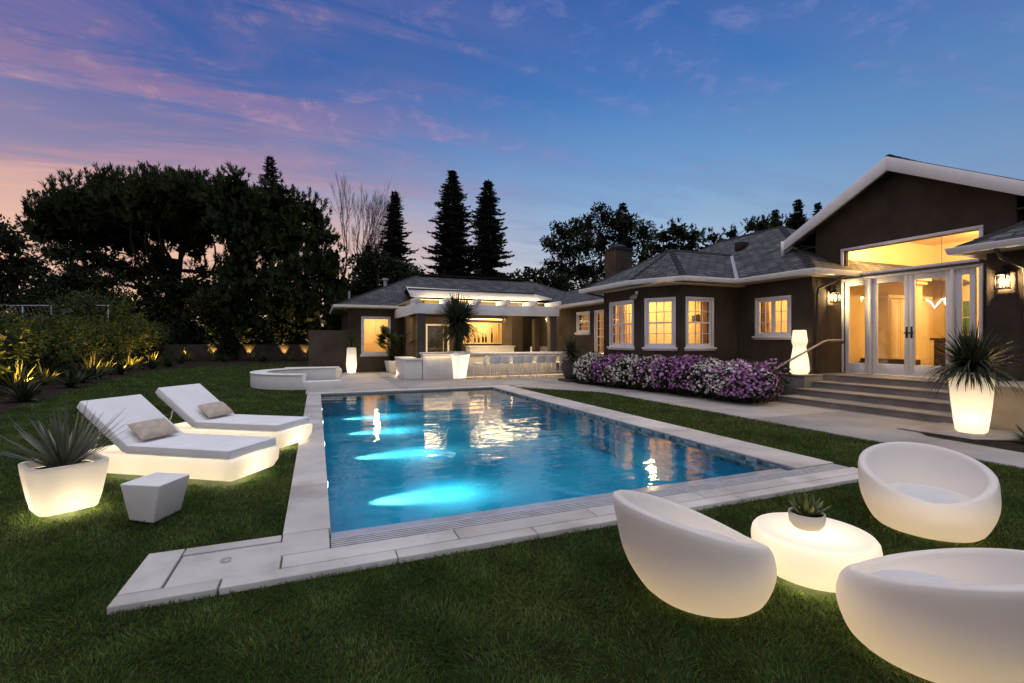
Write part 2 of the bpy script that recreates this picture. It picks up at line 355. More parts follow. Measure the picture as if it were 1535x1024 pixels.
def ribbons(P, D, L, W, droop, rng, seg=5, side=None, tip=0.08, fat=0.35):
    """curved strap leaves: droop bends the leaf toward the ground along its length"""
    n = len(P); D = unit(np.asarray(D, float)); L = np.broadcast_to(L, (n,)).astype(float); W = np.broadcast_to(W, (n,)); droop = np.broadcast_to(droop, (n,))
    S = unit(np.cross(D, np.array([0, 0, 1.0])) + 1e-4 * rng.normal(size=(n, 3))) if side is None else side
    pts = [P.astype(float)]; d = D.copy(); st = (L / seg)[:, None]
    for k in range(seg):
        pts.append(pts[-1] + d * st); d = unit(d + np.array([0, 0, -1.0]) * (droop / seg)[:, None])
    V = []
    for k in range(seg + 1):
        t = k / seg; w = W * (tip + (1 - tip) * (math.sin(PI * min(1, (t * (1 - fat) + fat))) ** 0.8 if t < 1 else 0)) * 0.5
        V += [pts[k] - S * w[:, None], pts[k] + S * w[:, None]]
    V = np.stack(V, 1).reshape(-1, 3); m = 2 * (seg + 1)
    F = np.concatenate([np.stack([np.arange(n) * m + 2 * k, np.arange(n) * m + 2 * k + 1, np.arange(n) * m + 2 * k + 3, np.arange(n) * m + 2 * k + 2], 1) for k in range(seg)])
    return V, F, np.repeat(rng.random(n), m)

def join(parts):
    V = []; F = []; rv = []; b = 0
    for v, f, r in parts: V.append(v); F.append(f + b); rv.append(r); b += len(v)
    return np.concatenate(V), np.concatenate(F), np.concatenate(rv)

def lamp(kind, name, loc, power, col, parent=None, size=0.05, rot=None, spot=None, blend=0.5, sizey=None):
    l = bpy.data.lights.new(name, kind); l.energy = power; l.color = col
    if kind in ('POINT', 'SPOT'): l.shadow_soft_size = size
    if kind == 'SPOT': l.spot_size = R(spot); l.spot_blend = blend
    if kind == 'AREA':
        l.shape = 'RECTANGLE'; l.size = size; l.size_y = sizey or size
    o = bpy.data.objects.new(name, l); COL.objects.link(o)
    if parent is not None: o.parent = parent
    o.location = loc
    if rot: o.rotation_euler = rot
    return o
WARM = (1.0, 0.70, 0.36); GLOWC = (1.0, 0.80, 0.50); COOLW = (1.0, 0.93, 0.82)
# ---------------------------------------------------------------- camera
cam = bpy.data.cameras.new('camera'); co = bpy.data.objects.new('camera', cam); COL.objects.link(co)
co.location = (0, 0, 1.5); co.rotation_euler = (R(90), 0, -math.atan2(292.5, 711.0))
cam.sensor_width = 36; cam.lens = 36 * 711.0 / 1535.0; cam.shift_y = -2.0 / 1535.0; cam.clip_start = 0.05; cam.clip_end = 2000
sc.camera = co
# ---------------------------------------------------------------- dusk sky (direction based, nothing in screen space)
w = bpy.data.worlds.new('World'); sc.world = w; w.use_nodes = True
nd = w.node_tree.nodes; lk = w.node_tree.links; nd.clear()
out = N(nd, 'ShaderNodeOutputWorld'); bg = N(nd, 'ShaderNodeBackground', inp={'Strength': 1.0}); lk.new(bg.outputs[0], out.inputs[0])
tc = N(nd, 'ShaderNodeTexCoord'); sp = N(nd, 'ShaderNodeSeparateXYZ'); lk.new(tc.outputs['Generated'], sp.inputs[0])
def srgb(r, g, b):
    f = lambda v: ((v / 255 + 0.055) / 1.055) ** 2.4 if v > 10 else v / 255 / 12.92
    return (f(r), f(g), f(b), 1)
def ramp(stops, fac):
    cr = N(nd, 'ShaderNodeValToRGB'); el = cr.color_ramp.elements
    while len(el) < len(stops): el.new(0.5)
    for e, (p, c) in zip(el, stops): e.position = p; e.color = c
    lk.new(fac, cr.inputs[0]); return cr.outputs[0]
def math_(op, a, b=None, c=None):
    m = N(nd, 'ShaderNodeMath', operation=op)
    for i, x in enumerate((a, b, c)):
        if x is None: continue
        if isinstance(x, (int, float)): m.inputs[i].default_value = x
        else: lk.new(x, m.inputs[i])
    return m.outputs[0]
def mixc(f, a, b):
    m = N(nd, 'ShaderNodeMix', data_type='RGBA');
    if isinstance(f, (int, float)): m.inputs[0].default_value = f
    else: lk.new(f, m.inputs[0])
    for i, x in ((6, a), (7, b)):
        if isinstance(x, tuple): m.inputs[i].default_value = x
        else: lk.new(x, m.inputs[i])
    return m.outputs[2]
def mapr(x, a, b, c=0.0, d=1.0, smooth=True):
    m = N(nd, 'ShaderNodeMapRange', interpolation_type='SMOOTHSTEP' if smooth else 'LINEAR', inp={'From Min': a, 'From Max': b, 'To Min': c, 'To Max': d}); lk.new(x, m.inputs[0]); return m.outputs[0]
elev = math_('MAXIMUM', sp.outputs[2], 0.0)
blue = ramp([(0.0, srgb(244, 206, 176)), (0.09, srgb(222, 204, 196)), (0.15, srgb(184, 198, 216)), (0.22, srgb(154, 184, 214)), (0.34, srgb(110, 156, 206)), (0.46, srgb(70, 122, 188)), (0.60, srgb(44, 92, 166))], elev)
warm = ramp([(0.0, srgb(255, 210, 160)), (0.12, srgb(242, 198, 168)), (0.20, srgb(224, 182, 168)), (0.29, srgb(154, 146, 178)), (0.40, srgb(82, 106, 170)), (0.54, srgb(46, 88, 160))], elev)
# azimuth: sunset glow toward the left of the garden
vm = N(nd, 'ShaderNodeVectorMath', operation='DOT_PRODUCT'); lk.new(tc.outputs['Generated'], vm.inputs[0]); vm.inputs[1].default_value = (-0.9248, 0.3805, 0.0)
az = mapr(vm.outputs['Value'], -0.22, 0.62)
col = mixc(az, blue, warm)
# right side drops to a deeper blue grey
dr = mapr(vm.outputs['Value'], -0.25, -0.85)
col = mixc(math_('MULTIPLY', dr, 0.5), col, srgb(82, 116, 166))
# clouds on a flat layer high above: direction / height
iz = math_('ADD', elev, 0.10)
cx = math_('DIVIDE', sp.outputs[0], iz); cy = math_('DIVIDE', sp.outputs[1], iz)
cv = N(nd, 'ShaderNodeCombineXYZ'); lk.new(cx, cv.inputs[0]); lk.new(cy, cv.inputs[1])
mp = N(nd, 'ShaderNodeMapping'); mp.inputs['Rotation'].default_value = (0, 0, R(-17)); mp.inputs['Scale'].default_value = (0.36, 1.5, 1); mp.inputs['Location'].default_value = (1.7, 0.4, 0); lk.new(cv.outputs[0], mp.inputs[0])
n1 = N(nd, 'ShaderNodeTexNoise', inp={'Scale': 1.9, 'Detail': 10, 'Roughness': 0.62, 'Distortion': 0.7}); lk.new(mp.outputs[0], n1.inputs['Vector'])
n2 = N(nd, 'ShaderNodeTexNoise', inp={'Scale': 7.0, 'Detail': 6, 'Roughness': 0.65, 'Distortion': 0.4}); lk.new(cv.outputs[0], n2.inputs['Vector'])
cl = mapr(n1.outputs['Fac'], 0.40, 0.62)
wisp = math_('MULTIPLY', mapr(n2.outputs['Fac'], 0.50, 0.68), mapr(n1.outputs['Fac'], 0.38, 0.6))
low = ramp([(0.0, srgb(255, 205, 165)), (0.19, srgb(246, 190, 160)), (0.30, srgb(208, 158, 166)), (0.42, srgb(138, 118, 164))], elev)
lowr = ramp([(0.0, srgb(170, 176, 192)), (0.25, srgb(112, 144, 190)), (0.45, srgb(104, 124, 184)), (0.6, srgb(90, 110, 172))], elev)
cc = mixc(az, lowr, low)
col = mixc(math_('MULTIPLY', cl, math_('MULTIPLY_ADD', az, 0.54, 0.28)), col, cc)
col = mixc(math_('MULTIPLY', wisp, 0.36), col, mixc(az, srgb(136, 142, 198), srgb(210, 158, 170)))
# grey-violet undersides of the cloud on the sunset side
n3 = N(nd, 'ShaderNodeTexNoise', inp={'Scale': 0.8, 'Detail': 7, 'Roughness': 0.6, 'Distortion': 1.0}); lk.new(mp.outputs[0], n3.inputs['Vector'])
col = mixc(math_('MULTIPLY', math_('MULTIPLY', mapr(n3.outputs['Fac'], 0.47, 0.62), az), 0.36), col, srgb(116, 112, 158))
# overhead and behind the camera the unseen sky is brightened as added fill light
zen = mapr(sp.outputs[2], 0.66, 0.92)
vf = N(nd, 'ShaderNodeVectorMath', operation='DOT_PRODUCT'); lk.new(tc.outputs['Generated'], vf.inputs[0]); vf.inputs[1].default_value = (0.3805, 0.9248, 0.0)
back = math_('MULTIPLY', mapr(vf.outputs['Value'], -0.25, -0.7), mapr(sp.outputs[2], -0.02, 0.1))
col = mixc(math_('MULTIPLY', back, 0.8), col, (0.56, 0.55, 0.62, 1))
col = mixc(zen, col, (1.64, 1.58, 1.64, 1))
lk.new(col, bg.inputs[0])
w.cycles.sampling_method = 'MANUAL'; w.cycles.sample_map_resolution = 512

# ---------------------------------------------------------------- ground, lawn, paving
PX0, PX1, PY0, PY1 = 0.10, 5.12, 3.80, 14.10      # pool
mb = MB(); Z = -0.012
for x0, x1, y0, y1 in ((-300, 300, -200, 3.45), (-300, -0.15, 3.45, 14.45), (5.6, 300, 3.45, 14.45), (-300, 300, 14.45, 500)):
    mb.add([(x0, y0, Z), (x1, y0, Z), (x1, y1, Z), (x0, y1, Z)], [(0, 1, 2, 3)])
struct(mb, 'lawn', M['soil'])
# pool deck and paths: cast slabs with thin joints
def inset_slabs(mb, poly_rects, z0, z1, gap=0.004):
    for x0, x1, y0, y1 in poly_rects: mb.box(x0 + gap, x1 - gap, y0 + gap, y1 - gap, z0, z1)
mb = MB(); rects = []
ys = [14.46, 16.9, 19.6, 23.2]; xs = [-0.3, 2.4, 5.0, 7.6, 10.2, 11.6]
for i in range(5):
    for j in range(3): rects.append((xs[i], xs[i + 1], ys[j], ys[j + 1]))
inset_slabs(mb, rects, -0.08, 0.012)
struct(mb, 'pool_deck', M['concrete'], bevel=0.003, seg=1)
mb = MB()
yy = [-6.0, -3.4, -0.9, 1.6, 4.1, 6.6, 9.1, 11.6]
for a, b in zip(yy[:-1], yy[1:]):
    mb.box(7.66, 10.45, a + 0.004, b - 0.004, -0.08, 0.010)
mb.prism([(7.66, 11.604), (10.45, 11.604), (10.45, 14.452), (6.05, 14.452), (5.80, 14.05), (6.55, 13.1), (7.2, 12.3)], -0.08, 0.010)
struct(mb, 'garden_path', M['concrete'], bevel=0.003, seg=1)
mb = MB(); mb.box(-0.29, 10.44, 14.0, 23.3, -0.2, -0.004); mb.box(7.67, 10.44, -6, 14.4, -0.2, -0.004)
struct(mb, 'paving_bed', M['joint'])
# coping stones
mb = MB(); ZC = 0.03; g = 0.004
def run(axis, a0, a1, b0, b1, n):
    st = (a1 - a0) / n
    for k in range(n):
        p, q = a0 + k * st + g, a0 + (k + 1) * st - g
        if axis == 'y': mb.box(b0, b1, p, q, -0.10, ZC)
        else: mb.box(p, q, b0, b1, -0.10, ZC)
run('y', 3.98, 14.10, -0.24, PX0, 8)
run('x', -0.24, 5.75, 14.11, 14.45, 5)
run('y', 3.80, 14.10, PX1, 5.75, 8)
run('x', -0.216, 5.75, 3.40, 3.588, 5); run('x', -0.54, 5.75, 3.26, 3.39, 6)
mb.box(-0.235, 0.085, 3.597, 3.972, -0.10, ZC)
# paved strip past the pool corner: border stones round a lid
mb.box(-1.07, -0.55, 3.26, 3.39, -0.10, ZC); mb.box(-1.07, -0.86, 3.40, 3.972, -0.10, ZC)
mb.box(-0.85, -0.245, 3.86, 3.972, -0.10, ZC); mb.box(-0.845, -0.225, 3.40, 3.845, -0.10, ZC - 0.006)
struct(mb, 'pool_coping', M['stone'], bevel=0.005, seg=2)
mb = MB(); mb.box(-1.06, 5.74, 3.27, 3.59, -0.2, 0.012); mb.box(-1.06, -0.24, 3.592, 3.96, -0.2, 0.012); mb.box(-0.23, PX0 - 0.01, 3.66, 14.44, -0.2, 0.012); mb.box(PX1 + 0.01, 5.74, 3.80, 14.44, -0.2, 0.012); mb.box(PX0, PX1, 14.12, 14.44, -0.2, 0.012)
struct(mb, 'coping_mortar', M['joint'])
# lid ring on the cover stone
mb = MB(); pts = [(-0.56 + 0.03 * math.cos(a), 3.66 + 0.03 * math.sin(a), ZC + 0.004) for a in np.linspace(0.4, 5.9, 14)]
mb.tube(pts, 0.004, 6)
thing_mesh(mb, 'lifting_ring', M['metal'], (-0.6, 3.7, ZC), 'small steel lifting ring on the stone cover left of the pool corner', 'lifting ring', smooth=True)
# pool shell
ZF = -0.60; ZW = -0.030
mb = MB(); t = 0.15
mb.box(PX0 - t, PX1 + t, PY0 - 0.3, PY1 + t, ZF - 0.1, ZF)
mb.box(PX0 - t, PX0, PY0 - 0.3, PY1 + t, ZF, -0.14); mb.box(PX1, PX1 + t, PY0 - 0.3, PY1 + t, ZF, -0.14)
mb.box(PX0, PX1, PY1, PY1 + t, ZF, -0.14)
mb.box(PX1 - 0.16, PX1, PY0 + 0.262, PY1, ZF, -0.34)       # bench along the right wall
struct(mb, 'pool_basin', M['plaster'])
mb = MB(); mb.box(PX0 + 0.002, PX1 - 0.002, PY0 - 0.1, PY0 + 0.22, ZF + 0.002, -0.027); struct(mb, 'pool_ledge', M['ledge'])
mb = MB(); mb.box(PX0 - 0.012, PX0 - 0.002, PY0, PY1, -0.139, -0.101); mb.box(PX1 - 0.012, PX1 - 0.002, PY0, PY1, -0.139, 0.014); mb.box(PX0, PX1, PY1 + 0.002, PY1 + 0.012, -0.139, 0.012)
struct(mb, 'waterline_tiles', M['tile'], uv=True)
mb = MB(); mb.add([(PX0, PY0 - 0.02, ZW), (PX1, PY0 - 0.02, ZW), (PX1, PY1, ZW), (PX0, PY1, ZW)], [(0, 1, 2, 3)])
struct(mb, 'pool_water', M['water'])
# slotted overflow grate
gr = empty('overflow_grate', (2.7, 3.72, 0), 'long slotted overflow grate along the near edge of the pool', 'grate')
mb = MB()
for k in range(6): mb.box(PX0 - 0.005, 5.74, 3.598 + k * 0.034, 3.618 + k * 0.034, -0.06, 0.018)
mb.build('slat', M['grate'], gr)
mb = MB(); mb.box(PX0 - 0.005, 5.74, 3.593, 3.798, -0.10, -0.035); mb.build('channel', M['slot'], gr)
# planting beds
def bed(poly, z, name):
    mb = MB(); mb.add([(x, y, z) for x, y in poly], [tuple(range(len(poly)))]); struct(mb, name, M['mulch'])
BEDL = [(-40, -2), (-5.2, -2), (-5.55, 6), (-6.0, 13), (-6.7, 17.5), (-7.3, 22.2), (-7.35, 27), (-6.6, 31.0), (-4.5, 33.2), (-2, 33.8), (0.9, 33.6), (0.9, 60), (-40, 60)]
bed(BEDL, 0.004, 'planting_bed')
bed([(10.455, 8.2), (11.4, 8.2), (12.0, 8.9), (12.0, 14), (9.2, 14), (8.35, 15.0), (8.3, 14.2), (9.0, 11.0), (9.35, 8.4)], 0.016, 'flower_bed')
bed([(8.55, 2.2), (8.75, 4.35), (9.2, 4.75), (10.3, 4.75), (10.4, -5), (8.3, -5)], 0.016, 'border_bed')
# ---------------------------------------------------------------- sun loungers
def lounger(loc, rz, label):
    """local x: foot -> head, y: across; foot corner nearest the camera at the origin"""
    t = empty('sun_lounger', loc, label, 'sun lounger', 'sun loungers on the lawn', rz)
    Lb, Wb, H = 1.98, 0.74, 0.272
    mb = MB()
    rows = [(0.02, 0.06, 0.05), (0.10, 0.02, 0.03), (0.20, 0.0, 0.0), (H, 0.0, 0.0)]
    def loop(z, i, e): return [(e, e, z), (Lb - 0.10 + (z - 0.02) * 0.4, e, z), (Lb - 0.10 + (z - 0.02) * 0.4, Wb - e, z), (e, Wb - e, z)]
    loops = [loop(0.048, 0, 0.05), loop(0.13, 0, 0.012), loop(H, 0, 0.0)]
    vs = [p for l in loops for p in l]; fs = []
    for r in range(2):
        for k in range(4): fs.append((r * 4 + k, r * 4 + (k + 1) % 4, r * 4 + 4 + (k + 1) % 4, r * 4 + 4 + k))
    fs.append((8, 9, 10, 11)); mb.add(vs, fs)
    mb.build('base', M['glow'], t, world=False, bevel=0.022, seg=3)
    mb = MB(); mb.box(0.045, 1.36, 0.02, Wb - 0.02, H + 0.004, H + 0.10); seat = mb.build('mattress', M['fabric'], t, world=False, bevel=0.016, seg=3)
    mb = MB(); mb.box(0.043, 1.361, 0.018, Wb - 0.018, H + 0.088, H + 0.093); mb.build('piping', M['fabric'], seat, world=False, bevel=0.002, seg=1)
    a = R(36); ca, sa = math.cos(a), math.sin(a)
    def bk(u, y, n): return (1.37 + u * ca - n * sa, y, H + 0.012 + u * sa + n * ca)
    mb = MB(); b = [(0, 0.02), (0.80, 0.02), (0.80, Wb - 0.02), (0, Wb - 0.02)]
    mb.hexa([bk(u, y, 0.0) for u, y in b], [bk(u, y, 0.10) for u, y in b]); back = mb.build('backrest', M['fabric'], t, world=False, bevel=0.016, seg=3)
    mb = MB(); b2 = [(0.03, 0.05), (0.78, 0.05), (0.78, Wb - 0.05), (0.03, Wb - 0.05)]
    mb.hexa([bk(u, y, -0.028) for u, y in b2], [bk(u, y, -0.003) for u, y in b2]); mb.build('back_panel', M['matte_white'], back, world=False, bevel=0.004, seg=1)
    mb = MB()
    for y in (0.14, Wb - 0.14):
        mb = MB(); mb.tube([bk(0.52, y, -0.03), (1.37 + 0.52 * ca + 0.12, y, H + 0.012)], 0.012, 6); mb.build('prop_strut', M['metal'], t, world=False, smooth=True)
    for u in (0.25, 0.75, 1.25, 1.7): lamp('POINT', 'base_lamp', (u, Wb / 2, 0.12), 14.0, (1.0, 0.82, 0.56), t, 0.05)
    return t
D_ = math.atan2(0.557, -0.83)
def lounger_pt(loc, u, v, z):   # w across
    return (loc[0] + u * math.cos(D_) + v * math.sin(D_), loc[1] + u * math.sin(D_) - v * math.cos(D_), z)
L1 = (-0.80, 5.53, 0.0); L2 = (-0.46, 6.98, 0.0)
# the loungers are mirrored so that local +y runs away from the camera
l1 = lounger(L1, D_, 'glowing white lounger nearer the camera, beside the spiky planter and tapered stool'); l1.scale = (1, -1, 1)
l2 = lounger(L2, D_, 'glowing white lounger farther from the camera, closest to the pool edge'); l2.scale = (1, -1, 1)
def pillow(loc, label, base, u, v, rz, tilt, ln=0.46, hh=0.27):
    n = 18; vs = []; fs = []
    for s_ in (1, -1):
        for i in range(n + 1):
            for j in range(n + 1):
                a, b = i / n * 2 - 1, j / n * 2 - 1
                e = (1 - a ** 4) * (1 - b ** 4); th = 0.055 * e ** 0.55 + 0.004 * math.sin(5 * a + 3 * b) * e
                pin = 1 - 0.06 * (1 - a * a) * abs(b); pin2 = 1 - 0.06 * (1 - b * b) * abs(a)
                vs.append((a * ln / 2 * pin2, s_ * th, b * hh / 2 * pin))
    k = (n + 1) ** 2
    for s_ in (0, 1):
        for i in range(n):
            for j in range(n):
                q = [s_ * k + i * (n + 1) + j, s_ * k + (i + 1) * (n + 1) + j, s_ * k + (i + 1) * (n + 1) + j + 1, s_ * k + i * (n + 1) + j + 1]; fs.append(q)
    mb = MB(); mb.add(vs, fs); p = lounger_pt(base, u, v, 0)
    me = mb.build('pillow', M['linen'], None, smooth=True)
    me.location = (p[0], p[1], 0.487); me.rotation_euler = (tilt, 0, rz)
    tag(me, label, 'pillow', 'beige pillows on the loungers'); return me
pillow(None, 'beige pillow leaning on the backrest of the nearer lounger', L1, 1.36, 0.36, D_ + R(90), R(52))
pillow(None, 'beige pillow leaning on the backrest of the lounger closest to the pool', L2, 1.36, 0.40, D_ + R(90), R(52))

# ---------------------------------------------------------------- planters and lamps
def rounded_square(rr, z, sq, rot, n=48): return None
def spiky(name, base, n, L, W, droop, mat, parent, seed, spread=(0.15, 1.25), seg=6, up=0.0, r0=0.08):
    g = np.random.default_rng(seed); az_ = g.random(n) * 2 * PI; th = spread[0] + (spread[1] - spread[0]) * g.random(n) ** 0.8
    D = np.stack([np.sin(th) * np.cos(az_), np.sin(th) * np.sin(az_), np.cos(th)], 1)
    P = np.asarray(base)[None] + D * r0 * np.array([1, 1, 0.3]); P[:, 2] += up * g.random(n)
    V, F, rv = ribbons(P, D, L[0] + (L[1] - L[0]) * g.random(n), W * (0.7 + 0.6 * g.random(n)), droop * (0.3 + g.random(n)) * np.sin(th), g, seg)
    return fast(name, V, F, mat, parent, base_of(parent), rv, True)

# square glowing planter with the grass tree, by the loungers
pl = empty('glowing_planter', (-2.03, 5.33, 0), 'square glowing planter with spiky grey-green leaves beside the nearer lounger', 'planter')
mb = MB(); rot = R(33)
mb.lathe([(0.187, 0.046), (0.199, 0.06), (0.222, 0.16), (0.248, 0.32), (0.262, 0.43), (0.262, 0.445), (0.256, 0.452), (0.226, 0.452), (0.220, 0.444), (0.214, 0.39)], 64, (-2.03, 5.30), 6.0, rot, False, False)
mb.build('pot', M['glow'], pl, smooth=True)
mb = MB(); mb.lathe([(0.2135, 0.38), (0.2135, 0.385)], 64, (-2.03, 5.30), 6.0, rot); mb.build('soil', M['mulch'], pl)
spiky('leaves', (-2.03, 5.30, 0.38), 130, (0.38, 0.62), 0.024, 0.25, M['agave'], pl, 3, (0.05, 1.12), 6)
lamp('POINT', 'planter_lamp', (0, 0, 0.11), 19.0, (1.0, 0.80, 0.52), pl, 0.06)
# tapered stool
mb = MB(); P = [(-1.235, 4.70), (-1.11, 4.99), (-1.31, 5.14), (-1.445, 4.86)]
T = [(-1.165, 4.52), (-1.02, 4.83), (-1.32, 5.03), (-1.475, 4.70)]
cxs, cys = -1.25, 4.85
T = [(x + (x - cxs) * 0.02 + 0.0, y + 0.06) for x, y in T]
mb.hexa([(x, y, 0.0) for x, y in P], [(x, y, 0.335) for x, y in T])
thing_mesh(mb, 'side_stool', M['matte_white'], (cxs, cys, 0), 'unlit tapered white stool standing on the lawn beside the glowing planter', 'stool', bevel=0.012, seg=3)

# ---------------------------------------------------------------- tub chairs
def tub_chair(loc, face, label, s=1.0, hb=0.575, hf=0.275):
    """face: direction (radians) the open front looks; bowl cut by a tilted rim"""
    t = empty('tub_chair', loc, label, 'armchair', 'glowing tub chairs round the table', face)
    n = 96; vs = []; fs = []
    def rad(z, zt):
        q = min(1.0, z / 0.31); e = min(1.0, z / 0.05); return 0.285 + 0.030 * (1 - (1 - e) ** 2) + 0.112 * (1 - (1 - q) ** 2.0)
    def ht(a):
        c = 0.5 - 0.5 * math.cos(a); c = c ** 0.85
        return hf + (hb - hf) * c
    rows = 16; lo = []
    for i in range(rows + 1):
        q = i / rows
        lo.append(('o', q))
    rim = [(-0.005, 0.008), (-0.016, 0.013), (-0.032, 0.014), (-0.048, 0.010), (-0.058, 0.0)]
    inn = 12; allr = rows + 1 + len(rim) + inn
    zs = 0.20
    for r_ in range(allr):
        for k in range(n):
            a = 2 * PI * k / n; H = ht(a); lean = 1.0 + 0.06 * (0.5 - 0.5 * math.cos(a))
            if r_ <= rows:
                q = r_ / rows; z = 0.018 + (H - 0.018) * q; rr = rad(z, H) * (1 + (lean - 1) * (z / hb))
                if q > 0.9: rr -= 0.006 * ((q - 0.9) / 0.1) ** 2
                if a < PI / 2 or a > 3 * PI / 2:
                    rr -= 0.035 * max(0, q - 0.45) ** 1.6 * math.cos(a) * 3
            else:
                zt = H; rt = rad(zt, H) * (1 + (lean - 1) * (zt / hb)) - 0.006
                if a < PI / 2 or a > 3 * PI / 2: rt -= 0.035 * 0.55 ** 1.6 * math.cos(a) * 3
                j = r_ - rows - 1
                if j < len(rim): rr = rt + rim[j][0]; z = zt + rim[j][1]
                else:
                    q = (j - len(rim) + 1) / inn; z = zt - (zt - zs) * q; rr = (rt - 0.058) * (1 - 0.40 * q ** 1.2)
            vs.append((rr * math.cos(a) + 0.07 * (1 - z / 0.4), rr * math.sin(a), z))
    for i in range(allr - 1):
        for k in range(n): fs.append((i * n + k, i * n + (k + 1) % n, (i + 1) * n + (k + 1) % n, (i + 1) * n + k))
    fs.append(tuple(range((allr - 1) * n, allr * n)))
    mb = MB(); mb.add(vs, fs); sh = mb.build('shell', M['chairglow'], t, world=False, smooth=True)
    mb = MB(); mb.lathe([(0.0, 0.206), (0.20, 0.206), (0.25, 0.213), (0.282, 0.230), (0.290, 0.250), (0.280, 0.270), (0.24, 0.284), (0.14, 0.292), (0.0, 0.295)], 56, (0.03, 0), cap0=False, cap1=False)
    mb.build('seat_cushion', M['fabric_grey'], t, world=False, smooth=True)
    lamp('POINT', 'chair_lamp', (0.06, 0, 0.10), 10.5, (1.0, 0.74, 0.42), t, 0.13)
    t.scale = (s, s, s); return t
TB = (2.90, 2.05, 0.0)
tub_chair((2.07, 2.20, 0), R(-4), 'glowing tub chair nearest the pool, turned side-on with its open front toward the table', 1.0)
tub_chair((4.55, 2.28, 0), R(216), 'glowing tub chair farthest from the camera, open front facing the camera', 1.0)
tub_chair((2.75, 1.285, 0), R(90), 'large glowing tub chair at the frame corner, back turned toward the camera', 1.0)
# glowing table
tb = empty('coffee_table', TB, 'low round glowing table between the three tub chairs', 'table')
mb = MB(); mb.lathe([(0.275, 0.048), (0.295, 0.058), (0.328, 0.12), (0.348, 0.19), (0.350, 0.24), (0.343, 0.275), (0.330, 0.292), (0.312, 0.299), (0.300, 0.2985), (0.2, 0.297), (0.0, 0.297)], 80, TB[:2], cap0=False, cap1=False)
mb.build('body', M['glow'], tb, smooth=True)
lamp('POINT', 'table_lamp', (-0.02, -0.02, 0.11), 14.0, GLOWC, tb, 0.07)
pp = (2.90, 2.09, 0.298)
pt = empty('succulent_pot', pp, 'small cream pot of yellow-green succulents standing on the glowing table', 'potted plant')
mb = MB(); mb.lathe([(0.055, 0.299), (0.075, 0.304), (0.098, 0.335), (0.104, 0.375), (0.103, 0.398), (0.097, 0.400), (0.092, 0.398), (0.090, 0.385)], 40, pp[:2], cap1=False)
mb.build('pot', M['potcream'], pt, smooth=True)
mb = MB(); mb.lathe([(0.0905, 0.380), (0.0905, 0.384)], 32, pp[:2]); mb.build('soil', M['mulch'], pt)
g_ = np.random.default_rng(5); parts = []
for n_, th0, th1, l0, l1_, w_ in ((16, 0.75, 1.25, 0.11, 0.15, 0.034), (14, 0.25, 0.75, 0.10, 0.15, 0.034), (10, 0.05, 0.3, 0.12, 0.19, 0.014)):
    a_ = g_.random(n_) * 2 * PI; th = th0 + (th1 - th0) * g_.random(n_)
    D = np.stack([np.sin(th) * np.cos(a_), np.sin(th) * np.sin(a_), np.cos(th)], 1); P = np.array([pp[0], pp[1], 0.384])[None] + D * np.array([0.035, 0.035, 0.0])
    parts.append(ribbons(P, D, l0 + (l1_ - l0) * g_.random(n_), w_, -0.35, g_, 5, fat=0.3))
V, F, rv = join(parts); fast('leaves', V, F, M['succ'], pt, pp, rv, True)

# tall planter by the steps
tp = empty('glowing_planter', (9.68, 4.22, 0), 'tall round glowing planter with drooping spiky leaves beside the entrance steps', 'planter')
mb = MB(); mb.lathe([(0.165, 0.04), (0.192, 0.06), (0.21, 0.2), (0.243, 0.5), (0.268, 0.85), (0.274, 0.975), (0.272, 0.99), (0.262, 0.995), (0.246, 0.99), (0.243, 0.90)], 48, (9.68, 4.22), 2.8, R(20), False, False)
mb.build('pot', M['glow'], tp, smooth=True)
mb = MB(); mb.lathe([(0.242, 0.89), (0.242, 0.895)], 48, (9.68, 4.22), 2.8, R(20)); mb.build('soil', M['mulch'], tp)
spiky('leaves', (9.68, 4.22, 0.93), 620, (0.42, 0.84), 0.026, 2.0, M['yucca'], tp, 8, (0.05, 1.5), 8, 0.1)
mb = MB(); mb.prism([(9.0, 4.9), (10.35, 4.9), (10.35, 3.6), (9.6, 3.55), (9.0, 3.9)], 0.02, 0.035); struct(mb, 'planter_pad', M['concrete'], bevel=0.004)
lamp('POINT', 'planter_lamp', (0, 0, 0.28), 13.0, (1.0, 0.80, 0.52), tp, 0.08)
lamp('POINT', 'planter_lamp', (0, 0, 0.62), 5.6, (1.0, 0.80, 0.52), tp, 0.08)
# square tapered planter with the yucca by the bar
yp = empty('glowing_planter', (5.12, 18.0, 0), 'square glowing planter with a round-headed yucca in front of the bar', 'planter')
mb = MB(); mb.lathe([(0.235, 0.015), (0.243, 0.03), (0.360, 1.05), (0.362, 1.07), (0.338, 1.072), (0.330, 1.0)], 64, (5.12, 18.0), 9.0, R(22.4), False, False)
mb.build('pot', M['glow'], yp, smooth=True, bevel=0.0)
mb = MB(); mb.lathe([(0.329, 0.99), (0.329, 0.995)], 64, (5.12, 18.0), 9.0, R(22.4)); mb.build('soil', M['mulch'], yp)
mb = MB(); mb.tube([(5.12, 18.0, 0.99), (5.14, 18.0, 1.5), (5.12, 18.02, 2.0)], [0.10, 0.09, 0.08], 10); mb.build('trunk', M['bark'], yp, smooth=True)
g_ = np.random.default_rng(21); n_ = 900; D = unit(g_.normal(size=(n_, 3))); D[:, 2] = np.where(D[:, 2] < -0.75, -D[:, 2], D[:, 2])
hgt = g_.random(n_); P = np.array([5.12, 18.0, 0.0])[None] + D * 0.07; P[:, 2] += 1.95 + 0.4 * hgt
V, F, rv = ribbons(P, D, 0.86 + 0.28 * g_.random(n_), 0.055, 0.7 * g_.random(n_), g_, 5); lv = [(V, F, rv)]
